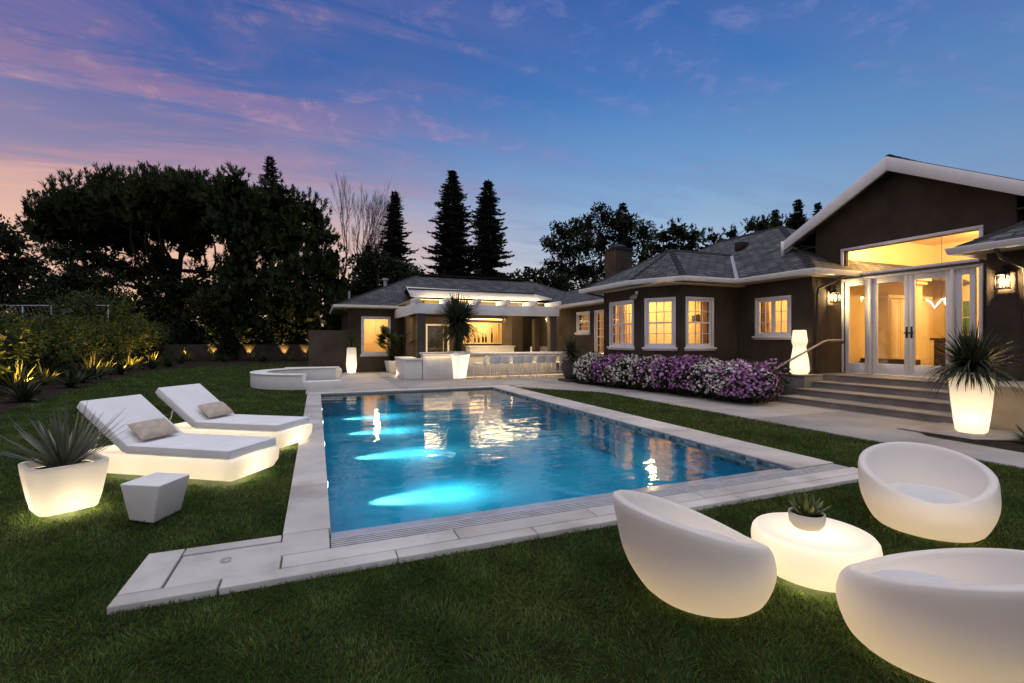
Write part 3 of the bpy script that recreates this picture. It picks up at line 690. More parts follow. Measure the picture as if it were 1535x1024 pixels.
n_ = 70; a_ = g_.random(n_) * 2 * PI; D = np.stack([np.cos(a_) * 0.5, np.sin(a_) * 0.5, -0.6 - 0.5 * g_.random(n_)], 1); P = np.array([5.12, 18.0, 0.0])[None] + unit(D) * 0.1; P[:, 2] += 1.35 + 0.5 * g_.random(n_)
lv.append(ribbons(P, D, 0.4 + 0.3 * g_.random(n_), 0.03, 0.6, g_, 4)); V, F, rv = join(lv)
fast('leaves', V, F, M['yucca'], yp, base_of(yp), rv, True)
for z_, p_ in ((0.22, 24), (0.55, 20), (0.85, 12)): lamp('POINT', 'planter_lamp', (0, 0, z_), p_, (1.0, 0.93, 0.84), yp, 0.08)
# tall faceted glowing vase by the pool-house wall
fp = empty('glowing_planter', (1.45, 22.62, 0.012), 'narrow faceted glowing vase with grassy leaves in front of the brown wall', 'planter')
mb = MB(); mb.lathe([(0.17, 0.02), (0.20, 0.06), (0.245, 0.42), (0.21, 1.12), (0.185, 1.17), (0.15, 1.17), (0.15, 1.1)], 6, (1.45, 22.62), None, R(12), False, False); mb.build('pot', M['glow'], fp, bevel=0.012, seg=2)
mb = MB(); mb.lathe([(0.149, 1.09), (0.149, 1.095)], 6, (1.45, 22.62), None, R(12)); mb.build('soil', M['mulch'], fp)
spiky('leaves', (1.45, 22.62, 1.12), 90, (0.55, 1.0), 0.03, 1.5, M['palm'], fp, 4, (0.0, 0.95), 7)
for z_, p_ in ((0.25, 10), (0.65, 5)): lamp('POINT', 'planter_lamp', (0, 0, z_), p_, (1.0, 0.86, 0.64), fp, 0.06)
# white pot with a fan palm
wp = empty('palm_pot', (3.24, 22.55, 0.012), 'fan palm in a tapered white pot under the pool-house window', 'potted plant')
mb = MB(); mb.lathe([(0.20, 0.014), (0.21, 0.03), (0.29, 0.50), (0.30, 0.54), (0.28, 0.545), (0.27, 0.50)], 48, (3.24, 22.55), 6.0, R(15), True, False); mb.build('pot', M['wplastic'], wp, smooth=True)
mb = MB(); mb.lathe([(0.269, 0.49), (0.269, 0.495)], 48, (3.24, 22.55), 6.0, R(15)); mb.build('soil', M['mulch'], wp)
g_ = np.random.default_rng(9); parts = []; mb = MB()
for k in range(26):
    a_ = k * 2.4 + g_.random() * 0.5; th = 0.2 + 0.75 * g_.random(); L_ = 0.75 + 0.65 * g_.random()
    d = np.array([math.sin(th) * math.cos(a_), math.sin(th) * math.sin(a_), math.cos(th)]); b0 = np.array([3.24, 22.55, 0.5]); e = b0 + d * L_
    mb.tube([b0, b0 + d * L_ * 0.5 + np.array([0, 0, 0.03]), e], [0.014, 0.011, 0.007], 5)
    sd = unit(np.cross(d, [0, 0, 1.0])); nb = 26; f = np.linspace(-1.7, 1.7, nb); out_ = unit(d + np.array([0, 0, -0.25]))
    D = np.cos(f)[:, None] * out_[None] + np.sin(f)[:, None] * sd[None]
    parts.append(ribbons(np.repeat(e[None], nb, 0), D, 0.46 * (0.75 + 0.3 * np.cos(f)), 0.065, 0.8, g_, 4, fat=0.3))
mb.build('stem', M['palm'], wp, smooth=True); V, F, rv = join(parts); fast('leaves', V, F, M['palm'], wp, base_of(wp), rv, True)
# dark clay pot at the end of the flower border
dp = empty('clay_pot', (8.55, 15.15, 0.012), 'spiky plant in a dark clay pot at the end of the flower border', 'potted plant')
mb = MB(); mb.box(8.2, 8.9, 14.8, 15.5, 0.0125, 0.10); mb.build('plinth', M['potgrey'], dp, bevel=0.01)
mb = MB(); mb.lathe([(0.20, 0.101), (0.26, 0.2), (0.32, 0.45), (0.315, 0.62), (0.28, 0.72), (0.29, 0.76), (0.25, 0.765), (0.24, 0.70)], 36, (8.55, 15.15), cap1=False); mb.build('pot', M['potgrey'], dp, smooth=True)
mb = MB(); mb.lathe([(0.24, 0.68), (0.24, 0.685)], 30, (8.55, 15.15)); mb.build('soil', M['mulch'], dp)
spiky('leaves', (8.55, 15.15, 0.75), 320, (0.5, 0.85), 0.03, 1.2, M['yucca'], dp, 14, (0.0, 1.75), 6, 0.35)
# waisted lamp on the step block
wl = empty('glowing_lamp', (11.66, 8.60, 0.622), 'waisted white glowing floor lamp on the block behind the handrail', 'lamp')
mb = MB(); z0 = 0.622
mb.lathe([(0.176, z0 + 0.012), (0.216, z0 + 0.05), (0.224, z0 + 0.12), (0.207, z0 + 0.32), (0.163, z0 + 0.58), (0.145, z0 + 0.72), (0.172, z0 + 0.80), (0.180, z0 + 0.87), (0.163, z0 + 1.0), (0.151, z0 + 1.125), (0.141, z0 + 1.14), (0.000, z0 + 1.14)], 40, (11.66, 8.60), 3.5, R(30), False, False)
mb.build('body', M['glow'], wl, smooth=True)
for z_, p_ in ((0.2, 9), (0.55, 3.5), (0.95, 3.5)): lamp('POINT', 'body_lamp', (0, 0, z_), p_, (1.0, 0.82, 0.56), wl, 0.06)

# raised curved stone wall left of the pool
sw = empty('curved_stone_wall', (0.1, 17.6, 0), 'raised curved white stone wall with a lower step at the far left pool corner', 'stone wall')
def ring(a0, a1, r0, r1, z0, z1, n=40, c=(0.1, 17.6)):
    mb = MB(); A = np.linspace(R(a0), R(a1), n); vs = []; fs = []
    for a in A:
        for r_, z in ((r0, z0), (r1, z0), (r1, z1), (r0, z1)): vs.append((c[0] + r_ * math.cos(a), c[1] + r_ * math.sin(a), z))
    for i in range(n - 1):
        for k in range(4): fs.append((i * 4 + k, i * 4 + (k + 1) % 4, i * 4 + 4 + (k + 1) % 4, i * 4 + 4 + k))
    fs += [(0, 1, 2, 3), tuple(4 * (n - 1) + k for k in (3, 2, 1, 0))]; mb.add(vs, fs); return mb
ring(70, 256, 1.66, 2.10, 0.0, 0.43).build('wall', M['bar_white'], sw, bevel=0.006)
ring(70, 256, 1.63, 2.12, 0.432, 0.468).build('capping', M['bar_white'], sw, bevel=0.008)
ring(256.02, 288, 1.66, 2.10, 0.0, 0.25).build('low_step', M['bar_white'], sw, bevel=0.008)
mb = MB(); mb.box(0.70, 0.73, 15.66, 15.74, 0.10, 0.19); mb.build('spout', M['metal'], sw, bevel=0.006)
mb = MB(); mb.box(-1.3, 0.95, 20.6, 23.28, 0.0, 0.30); thing_mesh(mb, 'stone_terrace', M['bar_white'], (0, 22, 0), 'low white stone terrace block at the foot of the brown garden wall', 'terrace', bevel=0.015)
# pool lamps on the left wall
for k, y in enumerate((6.35, 8.85, 11.2, 13.35, 4.6)[:4]):
    t = empty('pool_lamp', (PX0 + 0.002, y, -0.30), 'round underwater lamp on the left pool wall, ' + ('nearest the grate', 'second from the grate', 'third from the grate', 'closest to the far end')[k], 'pool lamp', 'underwater pool lamps')
    mb = MB(); A = [(PX0 + 0.006, y + 0.07 * math.cos(a), -0.30 + 0.07 * math.sin(a)) for a in np.linspace(0, 2 * PI, 20, False)]
    B_ = [(PX0 + 0.022, y + 0.05 * math.cos(a), -0.30 + 0.05 * math.sin(a)) for a in np.linspace(0, 2 * PI, 20, False)]
    mb.hexa(A, B_); mb.build('rim', M['metal'], t, smooth=False)
    mb = MB(); A = [(PX0 + 0.0225, y + 0.04 * math.cos(a), -0.30 + 0.04 * math.sin(a)) for a in np.linspace(0, 2 * PI, 16, False)]
    mb.hexa(A, [(x + 0.004, y_, z) for x, y_, z in A]); mb.build('lens', M['poollens'], t)
    lamp('SPOT', 'pool_beam', (0.06, 0, 0.0), 1300, (1.0, 0.46, 0.30), t, 0.03, (0, R(-75), 0), 38, 1.0)
    lamp('SPOT', 'pool_fill', (1.6, 0, 0.26), 55, (0.75, 1.0, 0.96), t, 0.1, (0, 0, 0), 155, 1.0)  # added fill with no fixture of its own, spreads teal over the pool floor
# ---------------------------------------------------------------- building kit
def wframe(p0, p1):
    """frame of a wall from p0 to p1; outside is to the right of travel"""
    p0 = Vector(p0); p1 = Vector(p1); u = (p1 - p0).normalized(); return ((p0.x, p0.y), (u.x, u.y), (u.y, -u.x)), (p1 - p0).length
def wall_mb(mb, fr, L, d0, d1, z0, z1, ops, u0=0.0):
    """ops: (ua, ub, za, zb) openings"""
    ops = sorted(ops); us = sorted(set([u0, L] + [q for o in ops for q in o[:2]]))
    for a, b in zip(us[:-1], us[1:]):
        m = (a + b) / 2; zz = [z0]
        for o in sorted([o for o in ops if o[0] <= m <= o[1]], key=lambda o: o[2]): zz += [o[2], o[3]]
        zz.append(z1)
        for k in range(0, len(zz), 2):
            if zz[k + 1] - zz[k] > 1e-3: mb.frame(fr, a, b, d0, d1, zz[k], zz[k + 1])
def window(parent, fr, o, cols=3, rows=2, sash=True, leaves=1, sill=True, name='window', label=None, mat=None):
    ua, ub, za, zb = o; f = 0.055; mb = MB(); m = mat or M['white']
    # outer casing stands proud of the wall
    c = 0.075
    mb.frame(fr, ua - c, ub + c, -0.05, 0.025, zb, zb + c); mb.frame(fr, ua - c, ua, -0.05, 0.0245, za, zb); mb.frame(fr, ub, ub + c, -0.05, 0.0245, za, zb)
    mb.frame(fr, ua - c, ub + c, -0.05, 0.024, za - 0.05, za)
    w = mb.build(name, m, parent, bevel=0.004, seg=1)
    if label: w['label'] = label
    mb = MB(); step = (ub - ua) / leaves
    for k in range(leaves):
        a, b = ua + k * step + 0.002, ua + (k + 1) * step - 0.002
        mb.frame(fr, a, a + f, -0.06, -0.012, za, zb); mb.frame(fr, b - f, b, -0.06, -0.012, za, zb)
        mb.frame(fr, a + f, b - f, -0.06, -0.013, za, za + f); mb.frame(fr, a + f, b - f, -0.06, -0.013, zb - f, zb)
        zs = [(za + f, zb - f)]
        if sash:
            zm = (za + zb) / 2; mb.frame(fr, a + f, b - f, -0.055, -0.014, zm - 0.024, zm + 0.024); zs = [(za + f, zm - 0.024), (zm + 0.024, zb - f)]
        for z0, z1 in zs:
            for c_ in range(1, cols): x = a + f + (b - a - 2 * f) * c_ / cols; mb.frame(fr, x - 0.010, x + 0.010, -0.045, -0.018, z0, z1)
            for r_ in range(1, rows): z = z0 + (z1 - z0) * r_ / rows; mb.frame(fr, a + f, b - f, -0.044, -0.019, z - 0.010, z + 0.010)
    mb.build('frame', m, w, bevel=0.0)
    mb = MB(); mb.frame(fr, ua + 0.02, ub - 0.02, -0.036, -0.031, za + 0.02, zb - 0.02); mb.build('pane', M['glass'], w)
    if sill:
        mb = MB(); mb.frame(fr, ua - 0.13, ub + 0.13, -0.03, 0.085, za - 0.115, za - 0.052); mb.frame(fr, ua - 0.11, ub + 0.11, -0.02, 0.045, za - 0.155, za - 0.117)
        mb.build('sill', m, w, bevel=0.006, seg=1)
    return w
GUT = [(0.0, 0.0), (0.0, -0.11), (-0.10, -0.11), (-0.125, -0.015), (-0.125, 0.0)]   # d negative = outwards when the house is left of travel
def gutter(parent, path, mat=None, h=1.0):
    mb = MB(); mb.sweep(path, [(d, z * h) for d, z in GUT]); return mb.build('gutter', mat or M['white'], parent, bevel=0.006, seg=1)
def downpipe(parent, pts, r=0.035):
    mb = MB(); mb.tube(pts, r, 10); return mb.build('downpipe', M['brownpaint'], parent, smooth=True)
def lantern(loc, n, label, power=10):
    """wall lantern: back plate, cage, glass, bulb; n = outward wall normal"""
    t = empty('wall_lantern', loc, label, 'wall lantern', 'lit wall lanterns')
    nx, ny = n; fr = ((loc[0], loc[1]), (-ny, nx), (nx, ny)); z = loc[2]
    mb = MB(); mb.frame(fr, -0.05, 0.05, 0.001, 0.02, z + 0.02, z + 0.30); mb.build('back_plate', M['black'], t, bevel=0.004, seg=1)
    mb = MB(); w = 0.075; c0 = 0.13
    for a in (-w, w):
        for d in (c0 - w, c0 + w): mb.frame(fr, a - 0.007, a + 0.007, d - 0.007, d + 0.007, z - 0.12, z + 0.12)
    mb.frame(fr, -w - 0.012, w + 0.012, c0 - w - 0.012, c0 + w + 0.012, z - 0.14, z - 0.12)
    for zz in (z + 0.045,): 
        mb.frame(fr, -w, w, c0 + w - 0.004, c0 + w + 0.004, zz, zz + 0.01)
    mb.build('cage', M['black'], t)
    P = lambda u, d, zz: (loc[0] - ny * u + nx * d, loc[1] + nx * u + ny * d, zz)
    mb = MB(); b = [P(-w - 0.02, c0 - w - 0.02, z + 0.12), P(w + 0.02, c0 - w - 0.02, z + 0.12), P(w + 0.02, c0 + w + 0.02, z + 0.12), P(-w - 0.02, c0 + w + 0.02, z + 0.12)]
    tp_ = [P(-0.02, c0 - 0.02, z + 0.20), P(0.02, c0 - 0.02, z + 0.20), P(0.02, c0 + 0.02, z + 0.20), P(-0.02, c0 + 0.02, z + 0.20)]; mb.hexa(b, tp_)
    mb.tube([P(0, 0.02, z + 0.27), P(0, c0 * 0.6, z + 0.29), P(0, c0, z + 0.26), P(0, c0, z + 0.19)], 0.008, 6); mb.build('cap', M['black'], t)
    mb = MB(); mb.frame(fr, -w + 0.008, w - 0.008, c0 - w + 0.008, c0 + w - 0.008, z - 0.118, z + 0.118); mb.build('glass', M['glass'], t)
    for du in (-0.025, 0.025):
        mb = MB(); q = P(du, c0, 0); mb.lathe([(0.008, z - 0.1), (0.012, z - 0.06), (0.018, z - 0.01), (0.016, z + 0.03), (0.004, z + 0.07)], 10, (q[0], q[1])); mb.build('bulb', M['bulb'], t, smooth=True)
    q = Vector(P(0, c0 + 0.0, z)) - Vector(loc); lamp('POINT', 'lantern_lamp', (q.x, q.y, 0.02), power, WARM, t, 0.03)
    return t
def hipslab(mb, polys, th=0.07):
    for p in polys: mb.slab(p, th)

# ---------------------------------------------------------------- main house
H = empty('main_house', (12.0, 9.0, 0), 'dark brown stucco house with white-trimmed windows, grey shingle roof and tall glazed entrance gable', 'house')
ZE = 3.17     # wall top / soffit
KO = []       # (frame, length, openings, z0, z1, wall name)
def W(p0, p1, ops=(), z0=0.0, z1=ZE, u0=0.0): fr, L = wframe(p0, p1); KO.append((fr, L, list(ops), z0, z1, u0)); return fr
# walls travel with the outside on the right: from far (large y) to near
f_link = W((10.7, 23.27), (10.7, 14.01), [(4.92, 5.87, 1.88, 2.66), (6.39, 7.05, 0.62, 2.66)])
f_bayend = W((13.6, 14.0), (9.2, 14.0))
f_A = W((9.2, 13.82), (9.2, 12.0), [(0.26, 1.44, 1.34, 2.70)])
f_B = W((9.2, 12.0), (9.85, 10.87), [(0.22, 1.02, 1.34, 2.70)])
f_C = W((9.85, 10.87), (12.18, 10.87), [(0.17, 1.09, 1.34, 2.70)])
f_wing = W((12.0, 10.868), (12.0, 8.50), [(0.70, 1.70, 1.67, 2.66)])
f_ret = W((12.18, 8.50), (13.2, 8.50))
f_right = W((12.0, 5.0), (12.0, -4.0))
f_rret = W((13.2, 5.0), (12.18, 5.0))
mb = MB(); mi = MB()
for fr, L, ops, z0, z1, u0 in KO:
    wall_mb(mb, fr, L, -0.18, 0.0, z0, z1, ops, u0)
    wall_mb(mi, fr, L, -0.20, -0.1815, max(z0, 0.5), z1 - 0.03, ops, u0)
# entrance gable wall
GY0, GY1, GX = 5.03, 9.25, 13.2; DY0, DY1 = 5.62, 8.46
f_g, Lg = wframe((GX, GY1), (GX, GY0)); U = lambda y: GY1 - y
gops = [(U(DY1), U(DY0), 0.62, 3.18), (U(DY1), U(DY0), 3.27, 3.90)]
wall_mb(mb, f_g, Lg, -0.18, 0.0, 0.0, 4.62, gops); wall_mb(mi, f_g, Lg, -0.20, -0.1815, 0.62, 4.55, gops)
mb.hexa([(GX, GY0, 4.62), (GX, GY1, 4.62), (GX, 7.72, 5.47), (GX, 7.15, 5.79), (GX, 6.58, 5.47)], [(GX + 0.18, GY0, 4.62), (GX + 0.18, GY1, 4.62), (GX + 0.18, 7.72, 5.47), (GX + 0.18, 7.15, 5.79), (GX + 0.18, 6.58, 5.47)])
mb.box(GX + 0.18, 20, GY1 - 0.18, GY1, 3.2, 4.62); mb.box(GX + 0.18, 20, GY0, GY0 + 0.18, 3.2, 4.62)
mb.box(20, 20.2, -4, 23.3, 0, 3.1)
mb.build('wall', M['stucco'], H)
# inside linings, floors, ceilings, partitions
mi.box(13.62, 13.66, 9.3, 23.2, 0.5, 3.1); mi.box(10.9, 13.6, 14.003, 14.02, 0.5, 3.1)
mi.box(13.38, 18.5, 9.03, 9.06, 0.62, 4.6); mi.box(13.38, 18.5, 5.22, 5.25, 0.62, 4.6); mi.box(18.5, 18.55, 5.2, 9.1, 0.62, 4.6)
mi.box(9.0, 13.66, 10.6, 13.8, 3.12, 3.15); mi.box(12.19, 13.60, 8.7, 10.598, 3.12, 3.15); mi.box(10.9, 13.6, 14.2, 23.2, 3.12, 3.15)
mi.box(13.4, 18.5, 5.25, 9.03, 4.56, 4.6)
mi.box(13.605, 13.615, 8.7, 9.25, 0.5, 3.1); mi.box(12.0, 13.6, 5.25, 5.26, 0.0, 0.01)
mi.build('interior_lining', M['cream'], H)
mb = MB(); mb.box(9.4, 13.6, 8.7, 23.0, 0.50, 0.55); mb.box(13.385, 18.5, 5.25, 9.03, 0.56, 0.60); mb.build('floor', M['floorwood'], H)
mb = MB(); mb.box(11.99 - 0.032, 12.2, -4.0, 4.995, 0.0, 0.60); mb.build('plinth', M['stucco'], H, bevel=0.01)
# windows
window(H, f_A, (0.26, 1.44, 1.34, 2.70), 3, 2, True, 2)
window(H, f_B, (0.22, 1.02, 1.34, 2.70), 3, 2)
window(H, f_C, (0.17, 1.09, 1.34, 2.70), 3, 2)
window(H, f_wing, (0.70, 1.70, 1.67, 2.66), 2, 3, False, 2)
window(H, f_link, (4.92, 5.87, 1.88, 2.66), 3, 2)
window(H, f_link, (6.39, 7.05, 0.62, 2.66), 2, 3, True, 1, False, 'glazed_door')
# curtains in the bay
def curtain(fr, u0, u1, d, z0, z1, parent, seed):
    g = np.random.default_rng(seed); n = 60; (px, py), (ux, uy), (nx, ny) = fr; vs = []; fs = []
    for i in range(n + 1):
        u = u0 + (u1 - u0) * i / n; dd = d + 0.03 * math.sin(i * 0.75 + g.random() * 0.3)
        for z in (z0, z1): vs.append((px + u * ux + dd * nx, py + u * uy + dd * ny, z))
    for i in range(n): fs.append((2 * i, 2 * i + 2, 2 * i + 3, 2 * i + 1))
    mb = MB(); mb.add(vs, fs); return mb.build('curtain', M['curtain'], parent, smooth=True)
curtain(f_A, 0.20, 0.62, -0.30, 0.7, 2.85, H, 1); curtain(f_A, 1.0, 1.50, -0.30, 0.7, 2.85, H, 2)
curtain(f_C, 0.08, 0.30, -0.30, 0.7, 2.85, H, 3); curtain(f_C, 0.95, 1.2, -0.30, 0.7, 2.85, H, 4); curtain(f_link, 4.9, 5.9, -0.32, 1.5, 2.8, H, 5); curtain(f_wing, 0.6, 0.85, -0.3, 1.4, 2.8, H, 6)
# bay furniture seen through the panes
mb = MB(); mb.lathe([(0.20, 2.12), (0.20, 2.30), (0.03, 2.34), (0.012, 2.36), (0.012, 3.10)], 24, (11.5, 12.0), cap0=False); thing_mesh(mb, 'pendant_lamp', M['black'], (11.5, 12.0, 2.2), 'dark pendant lamp hanging in the room behind the right bay window', 'pendant lamp', smooth=True)
mb = MB(); mb.box(13.1, 13.58, 11.5, 13.4, 0.56, 2.3); mb.box(13.02, 13.6, 11.45, 13.45, 2.3, 2.36)
for k in range(3): mb.box(13.075, 13.1, 11.55 + k * 0.62, 12.11 + k * 0.62, 0.62, 2.25)
thing_mesh(mb, 'tall_cupboard', M['cabinet'], (13.3, 12.4, 0.55), 'tall cream cupboard against the wall inside the bay room', 'cupboard', bevel=0.006)
for nm, loc, p in (('bay_room_lamp', (10.5, 13.1, 2.9), 110), ('bay_room_lamp', (12.4, 12.2, 2.7), 190), ('wing_room_lamp', (12.85, 9.7, 2.8), 85), ('link_room_lamp', (11.9, 19.2, 2.8), 110), ('link_room_lamp', (12.5, 15.4, 2.8), 90)): lamp('POINT', nm, (loc[0] - 12, loc[1] - 9, loc[2]), p, (1.0, 0.63, 0.25), H, 0.12)
for loc, p in (((14.6, 8.1, 4.2), 260), ((15.2, 6.0, 4.2), 280), ((17.3, 6.6, 4.0), 240)): lamp('POINT', 'hall_lamp', (loc[0] - 12, loc[1] - 9, loc[2]), p, (1.0, 0.64, 0.25), H, 0.12)

# entrance joinery
tr = MB(); c = 0.07
for a, b, z0, z1 in ((DY0 - c, DY1 + c, 3.90, 3.97), (DY0, DY1, 3.195, 3.262)): tr.frame(f_g, U(b), U(a), -0.08, 0.035, z0, z1)
for a in (DY0 - c, DY1): tr.frame(f_g, U(a + c), U(a), -0.08, 0.034, 3.262, 3.90)
tw = tr.build('transom_window', M['white'], H, bevel=0.004, seg=1)
mb = MB(); mb.frame(f_g, U(DY1 - 0.01), U(DY0 + 0.01), -0.05, -0.044, 3.27, 3.89); mb.build('pane', M['glass'], tw)
mb = MB(); mb.frame(f_g, U(DY1 + c), U(DY0 - c), -0.02, 0.07, 3.155, 3.19); mb.build('drip_cap', M['brownpaint'], tw)
mb = MB()
mb.frame(f_g, U(DY1 + c), U(DY0 - c), -0.12, 0.036, 3.085, 3.15)
ym = [8.46, 7.80, 6.05, 5.62]
for y in (DY1 + c, 7.84, 6.12, DY0): mb.frame(f_g, U(y), U(y - c), -0.12, 0.035, 0.63, 3.085)
mb.frame(f_g, U(DY1), U(DY0), -0.16, 0.05, 0.60, 0.628); mb.build('door_frame', M['white'], H, bevel=0.004, seg=1)
def leaf(y1, y0, name, handle=None):
    st = 0.105; mb = MB(); z0, z1 = 0.635, 3.08
    mb.frame(f_g, U(y1), U(y1 - st), -0.085, -0.03, z0, z1); mb.frame(f_g, U(y0 + st), U(y0), -0.085, -0.03, z0, z1)
    mb.frame(f_g, U(y1 - st), U(y0 + st), -0.084, -0.031, z0, z0 + 0.27); mb.frame(f_g, U(y1 - st), U(y0 + st), -0.084, -0.031, z1 - 0.13, z1)
    d = mb.build(name, M['white'], H, bevel=0.004, seg=1)
    mb = MB(); mb.frame(f_g, U(y1 - st + 0.01), U(y0 + st - 0.01), -0.062, -0.056, z0 + 0.26, z1 - 0.12); mb.build('pane', M['glass'], d)
    if handle is not None:
        mb = MB(); mb.frame(f_g, U(handle + 0.022), U(handle - 0.022), -0.029, -0.018, 1.55, 1.83); mb.frame(f_g, U(handle + 0.05), U(handle - 0.05), -0.012, 0.012, 1.66, 1.69); mb.frame(f_g, U(handle + 0.01), U(handle - 0.01), -0.02, 0.0, 1.66, 1.69)
        mb.build('handle', M['black'], d, bevel=0.004, seg=1)
leaf(8.455, 7.845, 'sidelight'); leaf(7.765, 6.947, 'french_door', 6.995); leaf(6.943, 6.125, 'french_door', 6.893); leaf(6.045, 5.695, 'sidelight')
# hall contents
ch = empty('chandelier', (16.2, 7.72, 2.55), 'zigzag chandelier of glowing white tubes hanging inside the entrance hall', 'chandelier')
mb = MB(); P_ = [(16.2, 8.08, 2.66), (16.2, 7.98, 2.60), (16.2, 7.88, 2.42), (16.2, 7.78, 2.56), (16.2, 7.72, 2.64), (16.2, 7.62, 2.66), (16.2, 7.52, 2.62), (16.2, 7.46, 2.52), (16.2, 7.40, 2.66)]
mb.tube(P_, 0.016, 8); mb.tube([(16.22, 7.66, 2.6 ), (16.22, 7.62, 2.48), (16.22, 7.52, 2.44), (16.22, 7.46, 2.5)], 0.016, 8); mb.build('light_tube', M['neon'], ch, smooth=True)
mb = MB(); mb.tube([(16.2, 7.72, 2.64), (16.2, 7.72, 4.55)], 0.008, 6); mb.build('cord', M['black'], ch)
mb = MB(); mb.lathe([(0.02, 2.40), (0.13, 2.44), (0.17, 2.54), (0.13, 2.64), (0.02, 2.68)], 20, (16.25, 7.95)); mb.lathe([(0.02, 2.40), (0.13, 2.44), (0.17, 2.54), (0.13, 2.64), (0.02, 2.68)], 20, (16.25, 7.52)); mb.build('glass_globe', M['glass'], ch, smooth=True)
ck = empty('console_table', (16.6, 7.55, 0.6), 'dark wooden console cabinet inside the entrance hall', 'cabinet')
mb = MB(); mb.box(16.3, 16.8, 7.05, 7.95, 0.60, 1.50); mb.build('body', M['wood_dark'], ck, bevel=0.01)
mb = MB(); mb.box(16.24, 16.84, 6.98, 8.02, 1.502, 1.56); mb.build('top', M['wood_dark'], ck, bevel=0.01)
mb = MB(); mb.box(18.44, 18.46, 7.95, 8.65, 1.65, 2.75); gpn = thing_mesh(mb, 'inner_window', M['cabinet'], (18.4, 8.3, 1.7), 'small inner window with green panes on the back wall of the hall', 'window')
mb = MB()
for i in range(2):
    for j in range(2): mb.box(18.425, 18.438, 8.0 + i * 0.31, 8.29 + i * 0.31, 1.70 + j * 0.52, 2.18 + j * 0.52)
mb.build('pane', M['greenart'], gpn)
cb = empty('built_in_cupboard', (17.0, 8.85, 0.6), 'tall cream panelled cupboard inside the entrance hall', 'cupboard')
mb = MB(); mb.box(15.6, 17.6, 8.72, 9.02, 0.605, 2.75); mb.box(15.5, 17.7, 8.66, 9.02, 2.75, 2.84); mb.build('body', M['cabinet'], cb)
for k in range(4):
    a = 15.65 + k * 0.49; mb = MB(); mb.box(a, a + 0.46, 8.695, 8.717, 0.70, 2.70)
    for z0, z1 in ((0.78, 1.5), (1.6, 2.62)):
        for q in ((a + 0.06, a + 0.075, z0, z1), (a + 0.385, a + 0.40, z0, z1), (a + 0.06, a + 0.40, z0, z0 + 0.015), (a + 0.06, a + 0.40, z1 - 0.015, z1)): mb.box(q[0], q[1], 8.685, 8.694, q[2], q[3])
    mb.build('door', M['cabinet'], cb)
mb = MB(); mb.box(14.6, 15.0, 7.6, 8.9, 0.605, 0.98); mb.box(14.55, 14.6, 7.6, 8.9, 0.605, 0.9); thing_mesh(mb, 'hall_bench', M['wood_dark'], (14.8, 8.2, 0.6), 'low dark bench behind the left french door', 'bench', bevel=0.02)
mb = MB(); mb.box(15.4, 15.7, 7.92, 8.12, 0.605, 3.05); mb.box(15.3, 15.8, 7.85, 8.19, 3.05, 3.15); mb.box(15.2, 15.9, 7.8, 8.24, 3.15, 3.22); mb.build('hall_column', M['cabinet'], H)

# roofs
SL = 0.575; Z0 = 3.30
mb = MB(); rf = []
rx, ry0, ry1, rz = 15.5, 12.1, 14.9, Z0 + SL * 4
rf += [[(11.5, 8.1, Z0), (rx, ry0, rz), (rx, ry1, rz), (11.5, 18.9, Z0)], [(11.5, 8.1, Z0), (19.5, 8.1, Z0), (rx, ry0, rz)], [(19.5, 8.1, Z0), (19.5, 18.9, Z0), (rx, ry1, rz), (rx, ry0, rz)], [(11.5, 18.9, Z0), (rx, ry1, rz), (19.5, 18.9, Z0)]]
P1 = (10.9, 12.6, Z0 + 0.56 * 2.15); V1 = (11.5 + (P1[2] - Z0) / SL, 12.6, P1[2])
b0, b1, b2, b3 = (8.75, 14.75, Z0), (8.75, 11.92, Z0), (9.5, 10.45, Z0), (11.5, 10.45, Z0)
rf += [[b0, b1, P1], [b1, b2, P1], [b2, b3, V1, P1], [b0, P1, V1, (11.5, 14.75, Z0)]]
# small crest where the two ridges meet
rf += [[(10.25, 23.2, 3.08), (10.25, 13.5, 3.08), (13.0, 13.5, 4.24), (13.0, 23.2, 4.24)], [(15.8, 13.5, 3.08), (15.8, 23.2, 3.08), (13.0, 23.2, 4.24), (13.0, 13.5, 4.24)]]
# entrance gable
ge = 4.42; gp = ge + 2.75 * 0.56
rf += [[(12.78, 9.9, ge), (12.78, 7.15, gp), (20.2, 7.15, gp), (20.2, 9.9, ge)], [(12.78, 7.15, gp), (12.78, 4.4, ge), (20.2, 4.4, ge), (20.2, 7.15, gp)]]
# right wing
rf += [[(11.5, 5.25, Z0), (11.5, -4.5, Z0), (15.5, -4.5, rz), (15.5, 1.25, rz)], [(11.5, 5.25, Z0), (15.5, 1.25, rz), (19.5, 5.25, Z0)]]
hipslab(mb, rf, 0.075); roof = mb.build('roof', M['shingle'], H, uv=True)
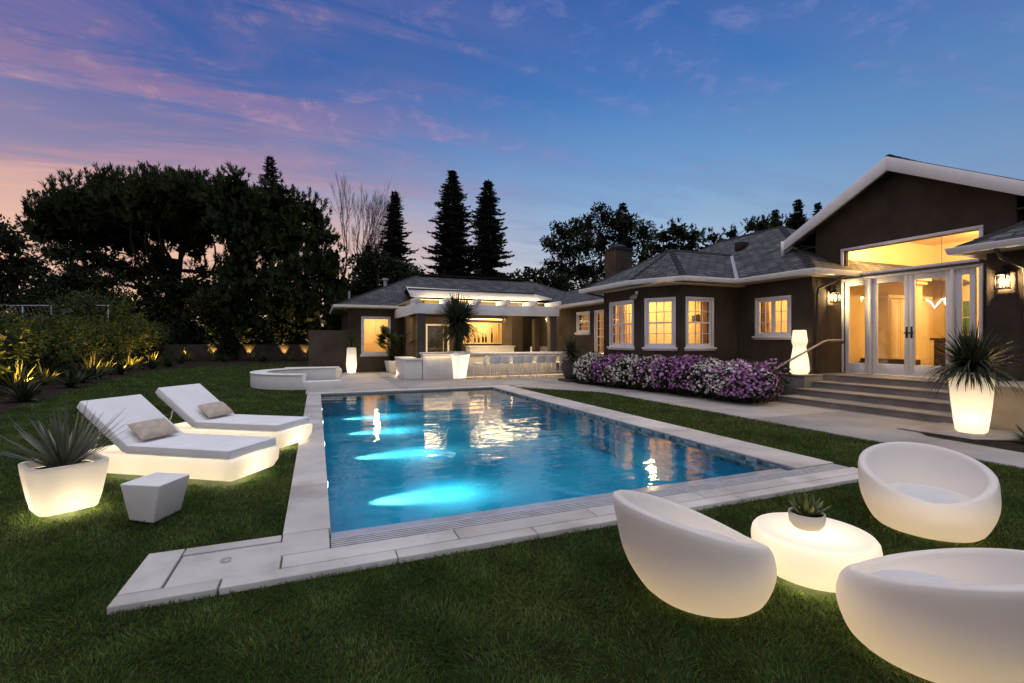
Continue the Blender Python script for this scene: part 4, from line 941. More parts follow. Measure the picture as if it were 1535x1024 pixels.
# ridge and hip caps
def cap(pts, w=0.13, h=0.035):
    m_ = MB()
    a, b = Vector(pts[0]), Vector(pts[1]); t = (b - a); s = Vector((-t.y, t.x, 0)).normalized() * w; n = max(2, int(t.length / 0.3))
    for k in range(n):
        p, q = a + t * (k / n), a + t * ((k + 1.12) / n); u = Vector((0, 0, h))
        m_.hexa([p - s - u * 1.6, p + s - u * 1.6, q + s - u * 1.6, q - s - u * 1.6], [p - s * 0.3 + u * 0.9, p + s * 0.3 + u * 0.9, q + s * 0.3 + u * 0.5, q - s * 0.3 + u * 0.5])
    return m_
for a, b in (((11.5, 8.1, Z0), (rx, ry0, rz)), ((rx, ry0, rz), (rx, ry1, rz)), ((rx, ry1, rz), (11.5, 18.9, Z0)), (b1, P1), (b2, P1), (P1, V1), (b0, P1), ((12.78, 7.15, gp), (20.2, 7.15, gp)), ((11.5, 5.25, Z0), (15.5, 1.25, rz)), ((13.0, 13.6, 4.24), (13.0, 23.2, 4.24))):
    cap((a, b)).build('ridge_cap', M['shingle'], roof)
mb = MB(); a, b = Vector(b3), Vector(V1); s = Vector((0.09, -0.09, 0.0)); u = Vector((0, 0, 0.02)); mb.hexa([a - s, a + s, b + s, b - s], [a - s + u, a + s + u, b + s + u, b - s + u]); mb.build('valley_flashing', M['flash'], roof)
def onroof(x, y): return Z0 + SL * (x - 11.5)
for x, y, h in ((12.7, 9.9, 0.42),): 
    mb = MB(); z = onroof(x, y); mb.tube([(x, y, z - 0.05), (x, y, z + h)], 0.045, 10); mb.build('roof_vent', M['white'], roof, smooth=True)
mb = MB(); mb.box(13.9, 14.3, 12.45, 12.75, 4.70, 5.02); mb.build('roof_vent', M['black'], roof, bevel=0.04)
chm = MB(); chm.box(11.5, 12.3, 16.6, 17.4, 2.6, 5.30); chm = chm.build('chimney', M['cream_stucco'] if False else M['stucco'], roof)
mb = MB(); mb.box(11.45, 12.35, 16.55, 17.45, 5.305, 5.37); mb.lathe([(0.30, 5.372), (0.34, 5.44), (0.30, 5.52), (0.18, 5.56)], 20, (11.9, 17.0)); mb.build('chimney_cap', M['black'], chm)
for dx, dy in ((0.7, -0.5), (1.1, -0.7), (1.4, -1.2)):
    mb = MB(); x, y = 12.4 + dx, 16.6 + dy; mb.tube([(x, y, 3.8), (x, y, 5.0), (x + 0.05, y - 0.05, 5.12), (x + 0.2, y - 0.1, 5.08)], 0.04, 8); mb.build('flue_pipe', M['flash'], roof, smooth=True)
# eaves: gutters and soffits
ZG = Z0 - 0.005
gutter(H, [(8.75, 14.75, ZG), (8.75, 11.92, ZG), (9.5, 10.45, ZG), (11.5, 10.45, ZG), (11.5, 8.1, ZG), (13.18, 8.1, ZG)], h=1.15)
gutter(H, [(10.25, 23.2, 3.075), (10.25, 14.78, 3.075)]); gutter(H, [(13.18, 5.25, ZG), (11.5, 5.25, ZG), (11.5, -4.0, ZG)], h=1.15)
mb = MB(); z = 3.172
mb.prism([(8.752, 14.7), (8.752, 11.92), (9.502, 10.452), (11.502, 10.452), (11.502, 8.102), (13.18, 8.102), (13.18, 8.49), (12.02, 8.49), (12.02, 10.89), (9.86, 10.89), (9.22, 12.0), (9.22, 14.7)], z, z + 0.02)
mb.box(10.255, 10.69, 14.78, 23.2, 2.96, 2.98); mb.box(11.502, 12.02, -4, 5.24, z, z + 0.02); mb.box(12.02, 13.18, 5.01, 5.24, z, z + 0.02)
mb.build('soffit', M['cream_stucco'], H)
# rake boards on the gable
fb = MB()
for s_ in (1, -1):
    ya, yb = 7.15, 7.15 + s_ * 2.78; zb_ = gp - 2.78 * 0.56
    fb.hexa([(12.70, ya, gp - 0.36), (12.775, ya, gp - 0.36), (12.775, yb, zb_ - 0.30), (12.70, yb, zb_ - 0.30)], [(12.70, ya, gp - 0.02), (12.775, ya, gp - 0.02), (12.775, yb, zb_ - 0.02), (12.70, yb, zb_ - 0.02)])
    fb.hexa([(12.776, yb - s_ * 0.04, zb_ - 0.30), (20, yb - s_ * 0.04, zb_ - 0.30), (20, yb, zb_ - 0.30), (12.776, yb, zb_ - 0.30)], [(12.776, yb - s_ * 0.04, zb_ - 0.06), (20, yb - s_ * 0.04, zb_ - 0.06), (20, yb, zb_ - 0.06), (12.776, yb, zb_ - 0.06)])
fb.build('rake_board', M['white'], H, bevel=0.004, seg=1)
mb = MB()
for s_ in (1, -1):
    ya, yb = 7.15, 7.15 + s_ * 2.70; zb_ = gp - 2.70 * 0.56
    mb.hexa([(12.776, ya, gp - 0.15), (13.2, ya, gp - 0.15), (13.2, yb, zb_ - 0.15), (12.776, yb, zb_ - 0.15)], [(12.776, ya, gp - 0.11), (13.2, ya, gp - 0.11), (13.2, yb, zb_ - 0.11), (12.776, yb, zb_ - 0.11)])
    mb.box(13.2, 20, min(7.15 + s_ * 2.1, yb), max(7.15 + s_ * 2.1, yb), zb_ - 0.29, zb_ - 0.25)
mb.build('gable_soffit', M['brownpaint'], H)
mb = MB(); mb.tube([(12.95, 9.72, 4.2), (13.0, 9.55, 4.12), (13.12, 9.42, 3.98), (13.3, 9.36, 3.95)], 0.04, 8); mb.build('downspout_elbow', M['flash'], H, smooth=True)
# downpipes
downpipe(H, [(12.55, 8.02, 3.18), (12.4, 8.2, 3.02), (12.16, 8.44, 2.86), (12.14, 8.455, 2.70), (12.14, 8.455, 0.64)])
downpipe(H, [(11.45, 4.65, 3.18), (11.6, 4.62, 3.0), (11.93, 4.45, 2.84), (11.955, 4.43, 2.70), (11.955, 4.43, 0.62)])
downpipe(H, [(8.95, 14.65, 3.17), (9.3, 14.3, 3.05), (9.5, 14.06, 2.9), (9.5, 14.05, 0.1)])
# flood light on the bay
fl = empty('flood_light', (9.2, 12.16, 2.95), 'twin-headed security light above the left bay window', 'security light')
mb = MB(); mb.frame(f_A, 1.63, 1.73, 0.001, 0.04, 2.90, 3.02); mb.build('base', M['wplastic'], fl, bevel=0.006)
for a in (1.60, 1.74):
    mb = MB(); q = 13.82 - a; mb.tube([(9.15, q, 2.92), (9.10, q, 2.86), (9.03, q - 0.01, 2.80)], [0.025, 0.05, 0.06], 12); mb.build('lamp_head', M['cream_stucco'], fl, smooth=True)
lantern((12.72, 8.499, 2.64), (0, -1), 'lit black wall lantern left of the entrance doors', 130)
lantern((11.999, 4.72, 2.60), (-1, 0), 'lit black wall lantern right of the entrance doors, under the near eave', 130)
lantern((10.699, 21.0, 2.5), (-1, 0), 'small lit wall lantern on the recessed wall right of the pergola', 130)

# steps, blocks and rail
st = empty('entrance_steps', (11.2, 6.5, 0), 'broad concrete entrance steps rising to the glazed doors', 'steps')
for k, x in enumerate((10.38, 11.0, 11.6, 12.2)):
    x1 = (11.0, 11.6, 12.2, 13.195)[k]; mb = MB(); mb.box(x, x1 + (0.0 if k == 3 else 0.0), 4.62, 8.195 if k < 3 else 8.49, 0.0 if k == 0 else 0.0, 0.155 * (k + 1) - 0.035); mb.build('riser', M['step'], st)
    mb = MB(); mb.box(x - 0.025, x1 - (0.028 if k < 3 else 0.0), 4.62, 8.195 if k < 3 else 8.49, 0.155 * (k + 1) - 0.034, 0.155 * (k + 1)); mb.build('tread', M['step'], st, bevel=0.008)
mb = MB(); mb.box(11.3, 11.995, 8.20, 8.95, 0.0, 0.575); mb.box(11.27, 11.995, 8.198, 8.97, 0.577, 0.62); thing_mesh(mb, 'step_block', M['step'], (11.6, 8.5, 0), 'square concrete block carrying the waisted lamp at the left end of the steps', 'block', bevel=0.008)
mb = MB(); mb.box(10.42, 11.955, 2.2, 4.60, 0.0, 0.70); mb.box(10.38, 11.955, 2.2, 4.61, 0.702, 0.75); thing_mesh(mb, 'low_wall', M['cream_stucco'], (11, 3.5, 0), 'low cream rendered wall lit by the tall planter at the right of the steps', 'low wall', bevel=0.008)
hr = empty('handrail', (10.5, 8.3, 0), 'sloping tan handrail at the left side of the entrance steps', 'handrail')
mb = MB(); mb.tube([(10.33, 8.27, 0.0), (10.33, 8.27, 0.72), (10.36, 8.27, 0.80), (10.45, 8.27, 0.84), (12.1, 8.27, 1.46), (12.3, 8.27, 1.50), (12.85, 8.27, 1.50), (12.9, 8.29, 1.49), (12.9, 8.30, 1.40)], 0.026, 10); mb.build('rail', M['tanrail'], hr, smooth=True)
mb = MB(); mb.tube([(12.6, 8.27, 1.48), (12.6, 8.40, 1.46), (12.6, 8.495, 1.46)], 0.014, 8); mb.build('bracket', M['tanrail'], hr, smooth=True)

# ---------------------------------------------------------------- pool house
PH = empty('pool_house', (6.0, 24.0, 0), 'brown stucco pool house with hipped shingle roof behind the bar', 'pool house')
f_p, Lp = wframe((1.36, 23.3), (10.68, 23.3))       # outside faces -y
pops = [(0.64, 1.84, 0.88, 2.55), (3.62, 4.80, 0.10, 2.30), (5.40, 8.15, 1.05, 2.42)]
mb = MB(); wall_mb(mb, f_p, Lp, -0.2, 0, 0, 3.02, pops); mb.box(1.36, 1.56, 23.502, 30, 0, 3.0); mb.box(1.4, 16, 30, 30.2, 0, 3.0); mb.box(3.85, 4.12, 22.75, 23.298, 0, 2.9)
mb.box(9.0, 9.6, 21.9, 23.298, 0, 2.95)
mb.build('wall', M['stucco'], PH)
mi = MB(); wall_mb(mi, f_p, Lp, -0.22, -0.2015, 0.05, 3.0, pops); mi.box(1.6, 4.3, 26.2, 26.25, 0, 3); mi.box(4.3, 4.35, 23.53, 26.2, 0, 3); mi.box(5.9, 5.95, 23.53, 27.0, 0, 3); mi.box(5.95, 10.6, 25.6, 25.65, 0, 3); mi.box(10.6, 10.65, 23.53, 25.6, 0, 3); mi.box(1.57, 10.65, 23.53, 27, 2.93, 2.96); mi.box(1.565, 1.59, 23.53, 26.2, 0, 2.92)
mi.build('interior_lining', M['cream'], PH)
mb = MB(); mb.box(1.57, 10.65, 23.53, 27, 0.0, 0.03); mb.build('floor', M['floorwood'], PH)
window(PH, f_p, pops[0], 2, 1, False, 1, True)
wd = MB()
for a, b, z0, z1 in ((3.62, 3.70, 0.10, 2.30), (4.72, 4.80, 0.10, 2.30), (3.70, 4.72, 2.22, 2.30), (3.70, 4.72, 0.10, 0.18)): wd.frame(f_p, a, b, -0.10, 0.02, z0, z1)
wd = wd.build('sliding_door', M['white'], PH); mb = MB(); mb.frame(f_p, 3.69, 4.73, -0.06, -0.05, 0.17, 2.23); mb.build('pane', M['glass'], wd)
mb = MB(); mb.frame(f_p, 3.66, 4.76, -0.28, -0.24, 0.1, 2.25); mb.build('blind', M['black'], PH)
for a, b, z0, z1 in ((5.32, 5.40, 1.05, 2.50), (8.15, 8.23, 1.05, 2.50), (5.40, 8.15, 2.42, 2.50)):
    pass
hs = MB()
for a, b, z0, z1 in ((5.32, 5.40, 1.05, 2.50), (8.15, 8.23, 1.05, 2.50), (5.40, 8.15, 2.42, 2.50)): hs.frame(f_p, a, b, 0.002, 0.03, z0, z1)
hs.frame(f_p, 5.3, 8.25, -0.2, 0.22, 1.0, 1.048); hs = hs.build('serving_hatch', M['brownpaint'], PH)
mb = MB(); mb.frame(f_p, 5.6, 8.2, 0.03, 0.06, 2.56, 2.60); mb.build('light_strip', M['led'], PH)
lamp('AREA', 'strip_lamp', (8.2 - 6, 22.9 - 24, 2.62), 30, WARM, PH, 2.6, (0, 0, 0), sizey=0.05)
lamp('POINT', 'kitchen_lamp', (8.3 - 6, 24.5 - 24, 2.7), 200, (1.0, 0.68, 0.31), PH, 0.1); lamp('POINT', 'bedroom_lamp', (2.8 - 6, 24.8 - 24, 2.6), 150, (1.0, 0.66, 0.28), PH, 0.1)
# roof
pe = 3.12; ps = 0.47
mb = MB(); A, B_ = (5.2, 27.25, pe + 4.4 * ps), (12.6, 27.25, pe + 4.4 * ps)
hipslab(mb, [[(0.8, 22.85, pe), (3.6, 22.85, pe), (17, 22.85, pe), B_, A], [(0.8, 31.65, pe), (0.8, 22.85, pe), A], [(17, 22.85, pe), (17, 31.65, pe), B_], [(0.8, 31.65, pe), A, B_, (17, 31.65, pe)]], 0.07)
# loggia roof rising from the white edge back to the main slope
hipslab(mb, [[(3.42, 19.42, 3.62), (9.0, 19.42, 3.62), (10.4, 24.9, 4.09), (4.2, 24.9, 4.09)], [(9.0, 19.42, 3.62), (10.6, 19.9, 3.18), (12.2, 24.9, 4.05), (10.4, 24.9, 4.09)]], 0.06)
proof = mb.build('roof', M['shingle'], PH, uv=True)
for a, b in (((0.8, 22.85, pe), A), (A, B_), (B_, (17, 22.85, pe))): cap((a, b)).build('ridge_cap', M['shingle'], proof)
mb = MB(); mb.box(5.4, 12, 27.1, 27.4, A[2] + 0.03, A[2] + 0.12); mb.build('ridge_vent', M['shingle'], proof)
mb = MB(); mb.tube([(3.3, 25.4, 4.1), (3.3, 25.4, 4.62)], 0.09, 10); mb.tube([(3.3, 25.4, 4.62), (3.3, 25.4, 4.72)], 0.17, 10); mb.build('roof_vent', M['flash'], proof)
mb = MB(); mb.tube([(1.5, 25.0, 3.3), (1.5, 25.0, 3.95)], 0.05, 8); mb.build('roof_vent', M['flash'], proof)
gutter(PH, [(0.8, 30, pe - 0.005), (0.8, 22.85, pe - 0.005), (3.9, 22.85, pe - 0.005)])
mb = MB(); mb.box(0.805, 3.9, 22.855, 23.298, 2.985, 3.005); mb.box(0.805, 1.36, 23.302, 30, 2.985, 3.005); mb.build('soffit', M['cream_stucco'], PH)
downpipe(PH, [(1.05, 22.82, 3.0), (1.15, 22.95, 2.88), (1.5, 23.24, 2.75), (1.5, 23.245, 0.05)], 0.035)
mb = MB(); mb.slab([(3.35, 19.38, 3.68), (9.05, 19.38, 3.62), (10.35, 19.55, 3.30), (10.3, 19.56, 3.26), (3.5, 19.34, 3.26)], 0.0) if False else None
mb = MB(); poly = [(3.52, 3.27), (8.85, 3.27), (9.9, 3.34), (9.95, 3.40), (9.1, 3.58), (3.36, 3.68)]
mb.hexa([(x, 19.34 + (z - 3.27) * 0.35, z) for x, z in poly], [(x, 19.41 + (z - 3.27) * 0.35, z) for x, z in poly]); mb.build('white_roof_edge', M['white'], PH, bevel=0.004, seg=1)
mb = MB(); mb.box(3.6, 10.0, 19.43, 23.29, 3.16, 3.20); mb.build('loggia_ceiling', M['cream_stucco'], PH)
mb = MB(); mb.box(3.9, 9.6, 23.0, 23.29, 2.75, 3.15); mb.build('beam', M['stucco'], PH)
mb = MB(); mb.box(4.1, 10.0, 19.45, 19.7, 2.98, 3.158); mb.build('beam', M['stucco'], PH)
# garden wall
mb = MB(); mb.box(-0.36, 1.355, 23.3, 23.52, 0.0, 1.95); thing_mesh(mb, 'garden_wall', M['stucco'], (0.5, 23.4, 0), 'plain brown garden wall joined to the left end of the pool house', 'garden wall', bevel=0.01)
# pergola
pg = empty('pergola', (6.6, 19.0, 0), 'white timber pergola on brown posts over the outdoor bar', 'pergola')
mb = MB(); mb.box(3.45, 9.75, 18.30, 18.42, 2.54, 2.94); mb.build('front_beam', M['white'], pg, bevel=0.006)
mb = MB(); mb.box(3.45, 9.75, 18.60, 18.72, 2.54, 2.94); mb.build('inner_beam', M['white'], pg, bevel=0.006)
mb = MB(); mb.box(3.445, 3.565, 18.73, 23.28, 2.54, 2.94); mb.build('side_beam', M['white'], pg, bevel=0.006)
for x in (3.56, 4.75, 6.0, 7.25, 8.5, 9.6):
    mb = MB(); pr = [(17.95, 3.16), (17.92, 3.05), (17.98, 2.98), (18.12, 2.945), (19.33, 2.945), (19.33, 3.16)]
    mb.hexa([(x - 0.05, y, z) for y, z in pr], [(x + 0.05, y, z) for y, z in pr]); mb.build('rafter', M['white'], pg, bevel=0.004, seg=1)
for x, y in ((3.75, 18.51), (9.5, 18.51), (3.98, 22.4), (9.9, 21.0)):
    mb = MB(); mb.box(x - 0.15, x + 0.15, y - 0.15, y + 0.15, 0.012, 2.535); mb.build('post', M['brownpaint'], pg, bevel=0.008)
mb = MB(); mb.box(4.0, 9.3, 18.74, 18.76, 2.56, 2.60); mb.build('light_strip', M['led'], pg)
lamp('AREA', 'pergola_lamp', (0, 0.3, 2.9), 170, WARM, pg, 5.4, (R(180), 0, 0), sizey=0.3)
lamp('AREA', 'pergola_downlight', (0, 0.4, 2.5), 120, WARM, pg, 5.4, (0, 0, 0), sizey=0.3)
lamp('AREA', 'ceiling_downlight', (0, 2.6, 3.1), 130, WARM, pg, 4.5, (0, 0, 0), sizey=0.3)

# ---------------------------------------------------------------- bar
br = empty('outdoor_bar', (6.5, 18.5, 0.012), 'long white outdoor bar counter with a lower corner under the pergola', 'bar')
Zb = 0.014
mb = MB(); mb.box(3.06, 3.70, 17.95, 20.4, Zb, 0.74); mb.build('low_cabinet', M['bar_white'], br, bevel=0.012)
mb = MB(); mb.box(3.02, 3.705, 17.90, 20.4, 0.742, 0.80); mb.build('low_top', M['bar_white'], br, bevel=0.008)
mb = MB(); mb.box(3.72, 4.9, 17.86, 18.5, Zb, 0.96); mb.build('grill_cabinet', M['bar_white'], br, bevel=0.01)
mb = MB(); mb.box(3.66, 4.92, 17.80, 18.55, 0.962, 1.03); mb.build('grill_top', M['bar_white'], br, bevel=0.008)
for a, b in ((3.82, 4.28), (4.34, 4.80)):
    mb = MB(); mb.box(a, b, 17.845, 17.857, 0.15, 0.80); mb.build('cabinet_door', M['bar_white'], br, bevel=0.004)
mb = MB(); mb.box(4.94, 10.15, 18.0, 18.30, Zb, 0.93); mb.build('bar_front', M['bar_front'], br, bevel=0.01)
mb = MB(); mb.box(4.94, 10.25, 17.72, 18.45, 0.932, 1.0); mb.build('counter_top', M['bar_white'], br, bevel=0.008)
mb = MB(); mb.box(4.94, 10.15, 17.98, 17.998, 0.03, 0.05); mb.build('light_strip', M['leddim'], br)
mb = MB(); mb.box(3.70, 4.88, 17.815, 17.83, 0.945, 0.960); mb.build('light_strip', M['leddim'], br)
lamp('AREA', 'grill_strip_lamp', (4.29 - 6.5, 17.80 - 18.5, 0.93), 2.5, WARM, br, 1.15, (R(-25), 0, 0), sizey=0.03)
lamp('AREA', 'counter_strip_lamp', (7.5 - 6.5, 17.78 - 18.5, 0.91), 26, WARM, br, 5.0, (R(-15), 0, 0), sizey=0.04)
bc = empty('back_counter', (8.0, 22.4, 0.012), 'white back counter below the serving hatch', 'counter')
mb = MB(); mb.box(6.75, 9.0, 21.6, 22.3, Zb, 1.17); mb.build('body', M['bar_white'], bc, bevel=0.01)
mb = MB(); mb.box(6.70, 9.05, 21.55, 22.35, 1.172, 1.22); mb.build('top', M['bar_white'], bc, bevel=0.008)
sf = empty('outdoor_sofa', (10.2, 22.0, 0.012), 'white outdoor sofa behind the right end of the bar', 'sofa')
mb = MB(); mb.box(9.75, 10.65, 21.2, 21.35, 0.25, 1.18); mb.build('backrest', M['wplastic'], sf, bevel=0.03)
mb = MB(); mb.box(9.75, 10.65, 21.36, 22.1, 0.05, 0.45); mb.build('seat', M['wplastic'], sf, bevel=0.03)
# shelf with bottles in the hatch
sh = empty('bar_shelf', (8.2, 25.4, 1.2), 'shelf unit on the lit back wall inside the serving hatch', 'shelf')
mb = MB(); mb.box(6.1, 10.5, 25.1, 25.595, 1.30, 1.36); mb.build('shelf_board', M['cabinet'], sh)
mb = MB(); mb.box(6.1, 10.5, 25.15, 25.595, 0.03, 1.29); mb.build('base_cabinet', M['wood_dark'], sh)
mb = MB(); mb.box(7.0, 7.03, 25.5, 25.598, 1.37, 2.9); mb.box(8.4, 8.43, 25.5, 25.598, 1.37, 2.9); mb.box(9.6, 9.63, 25.5, 25.598, 1.37, 2.9); mb.build('upright', M['cabinet'], sh)
def bottle(x, h, r, lab):
    mb = MB(); z = 1.3605; mb.lathe([(r, z), (r * 1.02, z + h * 0.55), (r * 0.45, z + h * 0.72), (r * 0.4, z + h)], 14, (x, 25.25)); thing_mesh(mb, 'bottle', M['bottle'], (x, 25.25, z), lab, 'bottle', 'bottles on the hatch shelf', smooth=True)
for x, h, r in ((8.15, 0.40, 0.05), (8.38, 0.42, 0.05), (8.62, 0.52, 0.06), (8.80, 0.50, 0.055)): bottle(x, h, r, 'dark bottle in the close row on the lit serving-hatch shelf')
bottle(9.15, 0.85, 0.06, 'tallest dark bottle, right of the row on the serving-hatch shelf'); bottle(7.75, 0.22, 0.09, 'short squat dark jar left of the bottles on the serving-hatch shelf')
# wall lights of the bar corner (small uplight slot)
lamp('POINT', 'low_bar_lamp', (3.0 - 6.5, 20.0 - 18.5, 0.1), 3, WARM, br, 0.05)

# ---------------------------------------------------------------- bar stools
def stool():
    t = empty('bar_stool', (0, 0, 0), 'x', 'bar stool', 'white stools along the bar')
    mb = MB(); mb.hexa([(-0.21, -0.20, 0.575), (0.21, -0.20, 0.575), (0.22, 0.20, 0.59), (-0.22, 0.20, 0.59)], [(-0.21, -0.20, 0.60), (0.21, -0.20, 0.60), (0.22, 0.20, 0.615), (-0.22, 0.20, 0.615)]); mb.build('seat', M['wplastic'], t, bevel=0.012)
    vs = []; fs = []; n = 8
    for j in range(5):
        for i in range(n + 1):
            a = i / n * 2 - 1; z = 0.602 + j * 0.075; w = 0.215 + 0.012 * j - (0.02 if j == 4 else 0)
            for d in (0, 0.018): vs.append((a * w, -0.20 - 0.02 * j - d + 0.05 * a * a, z))
    m = 2 * (n + 1)
    for j in range(4):
        for i in range(n):
            b = j * m + 2 * i; fs += [(b, b + 2, b + m + 2, b + m), (b + 1, b + m + 1, b + m + 3, b + 3)]
    for j in range(4):
        for i in (0, n): b = j * m + 2 * i; fs.append((b, b + 1, b + m + 1, b + m))
    for i in range(n): b = 4 * m + 2 * i; fs.append((b, b + 2, b + 3, b + 1)); b = 2 * i; fs.append((b, b + 1, b + 3, b + 2))
    mb = MB(); mb.add(vs, fs); mb.build('backrest', M['wplastic'], t, smooth=True)
    for sx in (-1, 1):
        for sy in (-1, 1):
            mb = MB(); mb.tube([(sx * 0.19, sy * 0.17, 0.575), (sx * 0.235, sy * 0.225, 0.0)], [0.015, 0.012], 8); mb.build('leg', M['wplastic'], t, smooth=True)
    mb = MB()
    for a, b in (((-1, -1), (1, -1)), ((1, -1), (1, 1)), ((1, 1), (-1, 1)), ((-1, 1), (-1, -1))): mb.tube([(a[0] * 0.218, a[1] * 0.205, 0.22), (b[0] * 0.218, b[1] * 0.205, 0.22)], 0.009, 6)
    mb.build('stretcher', M['wplastic'], t, smooth=True); return t
proto = stool()
xs_ = [(5.80, 17.35, 62, 'white bar stool turned side-on, standing nearest the yucca planter'), (6.20, 17.05, 12, 'white bar stool just right of the side-on stool, pulled out from the bar'),
       (6.75, 17.30, -6, 'white bar stool in the left half of the bar row, third from the yucca planter'), (7.22, 17.15, 4, 'white bar stool at the middle of the bar row, fourth from the yucca planter'), (7.72, 17.28, -8, 'white bar stool at the middle of the bar row, fourth from the clay pot'),
       (8.22, 17.20, 10, 'white bar stool in the right half of the bar row, third from the clay pot'), (8.74, 17.28, -4, 'white bar stool second from the dark clay pot'), (9.30, 17.25, 6, 'white bar stool closest to the dark clay pot')]
for k, (x, y, a, lab) in enumerate(xs_):
    o = proto if k == 0 else copy_tree(proto)
    o.location = (x, y, 0.0125); o.rotation_euler = (0, 0, R(a)); o['label'] = lab
# ---------------------------------------------------------------- trees
EA = np.array([0.9248, -0.3805, 0.0]); EF = np.array([0.3805, 0.9248, 0.0]); EZ = np.array([0, 0, 1.0])
def ell_pts(g, n, c, r, lo=0.75, hi=1.05, upper=None):
    d = unit(g.normal(size=(n, 3)))
    if upper is not None: d[:, 2] = np.where(d[:, 2] < upper, -d[:, 2], d[:, 2])
    k = lo + (hi - lo) * g.random(n)[:, None]
    return np.asarray(c)[None] + d * np.asarray(r)[None] * k, d
def tufted(g, clumps, n, tl, tw, per=6, upb=0.9, inner=40, lo=0.7):
    """needle tufts standing on the skin of many clumps"""
    parts = []
    for c, r in clumps:
        m = max(8, int(n * (r[0] * r[2]) / 3.0)); P, d = ell_pts(g, m, c, r, lo, 1.02)
        ax = unit(d + np.array([0, 0, upb]) + 0.25 * g.normal(size=d.shape)); A = np.repeat(ax, per, 0)
        D = unit(A + 0.40 * g.normal(size=A.shape)); PP = np.repeat(P, per, 0) + A * (tl * 1.1 * g.random(m * per))[:, None]
        ln = np.repeat(tl * (0.6 + 0.7 * g.random(m)), per) * (0.8 + 0.4 * g.random(m * per))
        v, f, rv = kites(PP, D, ln, tw * (0.7 + 0.6 * g.random(m * per)), g)
        rv = np.repeat(np.repeat(g.random(m), per) * 0.7 + 0.3 * g.random(m * per), 4); parts.append((v, f, rv))
        if inner:
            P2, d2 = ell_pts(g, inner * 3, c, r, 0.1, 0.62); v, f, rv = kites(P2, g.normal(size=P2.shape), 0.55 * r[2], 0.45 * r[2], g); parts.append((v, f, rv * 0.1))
    return join(parts)
def leafy(g, clumps, n, ll, lw, inner=30, lo=0.6, upb=0.2):
    parts = []
    for c, r in clumps:
        m = max(8, int(n * (r[0] * r[2]))); P, d = ell_pts(g, m, c, r, lo, 1.06)
        v, f, rv = kites(P, unit(d + np.array([0, 0, upb]) + 0.7 * g.normal(size=d.shape)), ll * (0.6 + 0.8 * g.random(m)), lw * (0.6 + 0.8 * g.random(m)), g); parts.append((v, f, rv))
        if inner:
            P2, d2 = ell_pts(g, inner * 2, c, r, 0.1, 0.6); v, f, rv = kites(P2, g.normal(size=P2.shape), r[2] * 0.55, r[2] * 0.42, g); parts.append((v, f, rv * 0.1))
    return join(parts)
def limb(mb, a, b, r0, r1, g, bend=0.12, n=5, sides=7):
    a = np.asarray(a, float); b = np.asarray(b, float); L = np.linalg.norm(b - a); pts = []; rs = []
    off = g.normal(size=3) * L * bend
    for k in range(n + 1):
        t = k / n; pts.append(a + (b - a) * t + off * math.sin(PI * t)); rs.append(r0 + (r1 - r0) * t)
    mb.tube(pts, rs, sides); return pts
def tree(name, label, base, clumps_rel, mat, kind='leafy', n=40, size=(0.5, 0.3), tr=0.3, th=None, seed=1, group=None, cat='tree', inner=30, upb=0.6, limbs=8, per=6, lo=0.65, bark=None):
    """clumps_rel: [(lateral, depth, z, r_side, r_up)] in metres from the base"""
    g = np.random.default_rng(seed); b = np.array([base[0], base[1], 0.0]); t = empty(name, tuple(b), label, cat, group)
    cl = [(b + EA * a + EF * d + EZ * z, (rs, rs, ru)) for a, d, z, rs, ru in clumps_rel]
    if kind == 'tuft': V, F, rv = tufted(g, cl, n, size[0], size[1], per, upb, inner, lo)
    else: V, F, rv = leafy(g, cl, n, size[0], size[1], inner, lo)
    fast('crown', V, F, mat, t, tuple(b), rv)
    zt = th or max(c[2] for c in clumps_rel) * 0.7; mb = MB()
    top = b + EZ * zt * 0.55; limb(mb, b - EZ * 0.1, top, tr, tr * 0.75, g, 0.03, 6, 10)
    idx = g.permutation(len(cl))[:limbs]
    for i in idx:
        c = cl[i][0]; s = top - EZ * zt * 0.22 * g.random(); limb(mb, s, c, tr * (0.22 + 0.25 * g.random()), tr * 0.06, g, 0.16, 6)
    mb.build('trunk', bark or M['bark'], t, smooth=True); return t
def lat(px, px0, Y): return (px - px0) / 711.0 * Y
def hz(py, Y): return 1.5 + (510 - py) / 711.0 * Y

# big umbrella pine
g = np.random.default_rng(101); cl = []; Y = 40
for k in range(105):
    a = -8.3 + 17.6 * g.random(); dmax = 5.5 * math.sqrt(max(0.05, 1 - (a / 9.6) ** 2)); d = (g.random() * 2 - 1) * dmax
    zt = 15.2 - 0.030 * a * a - 0.05 * d * d - (0.3 if a < -5 else 0); r = 1.25 + 0.7 * g.random()
    cl.append((a, d, zt - r * 0.75 - 2.1 * g.random() ** 1.7, r * 1.1, r * 0.8))
for px, py in ((92, 330), (100, 352), (112, 368), (124, 335), (90, 362), (130, 388), (118, 318), (140, 360), (150, 395), (380, 350), (400, 380), (345, 372), (330, 400), (175, 408), (205, 412), (360, 400), (155, 345), (150, 325), (172, 352), (188, 362), (238, 348), (262, 352), (300, 350), (318, 362), (228, 372), (285, 378), (205, 340), (340, 350), (120, 382), (126, 402), (146, 380), (160, 372), (165, 390), (158, 408), (140, 408), (178, 396), (192, 404), (212, 402), (104, 385), (112, 352), (250, 395), (285, 402), (225, 400)):
    cl.append((lat(px, 268, Y), (g.random() - 0.5) * 4, hz(py, Y), 0.75 + 0.5 * g.random(), 0.62 + 0.2 * g.random()))
tree('umbrella_pine', 'huge dark umbrella pine with a broad flat crown and sky showing through its boughs', (-10.8, 47.7), cl, M['needle'], 'tuft', 70, (0.40, 0.065), 0.45, 15, 5, limbs=26, inner=34, upb=2.2, per=20)
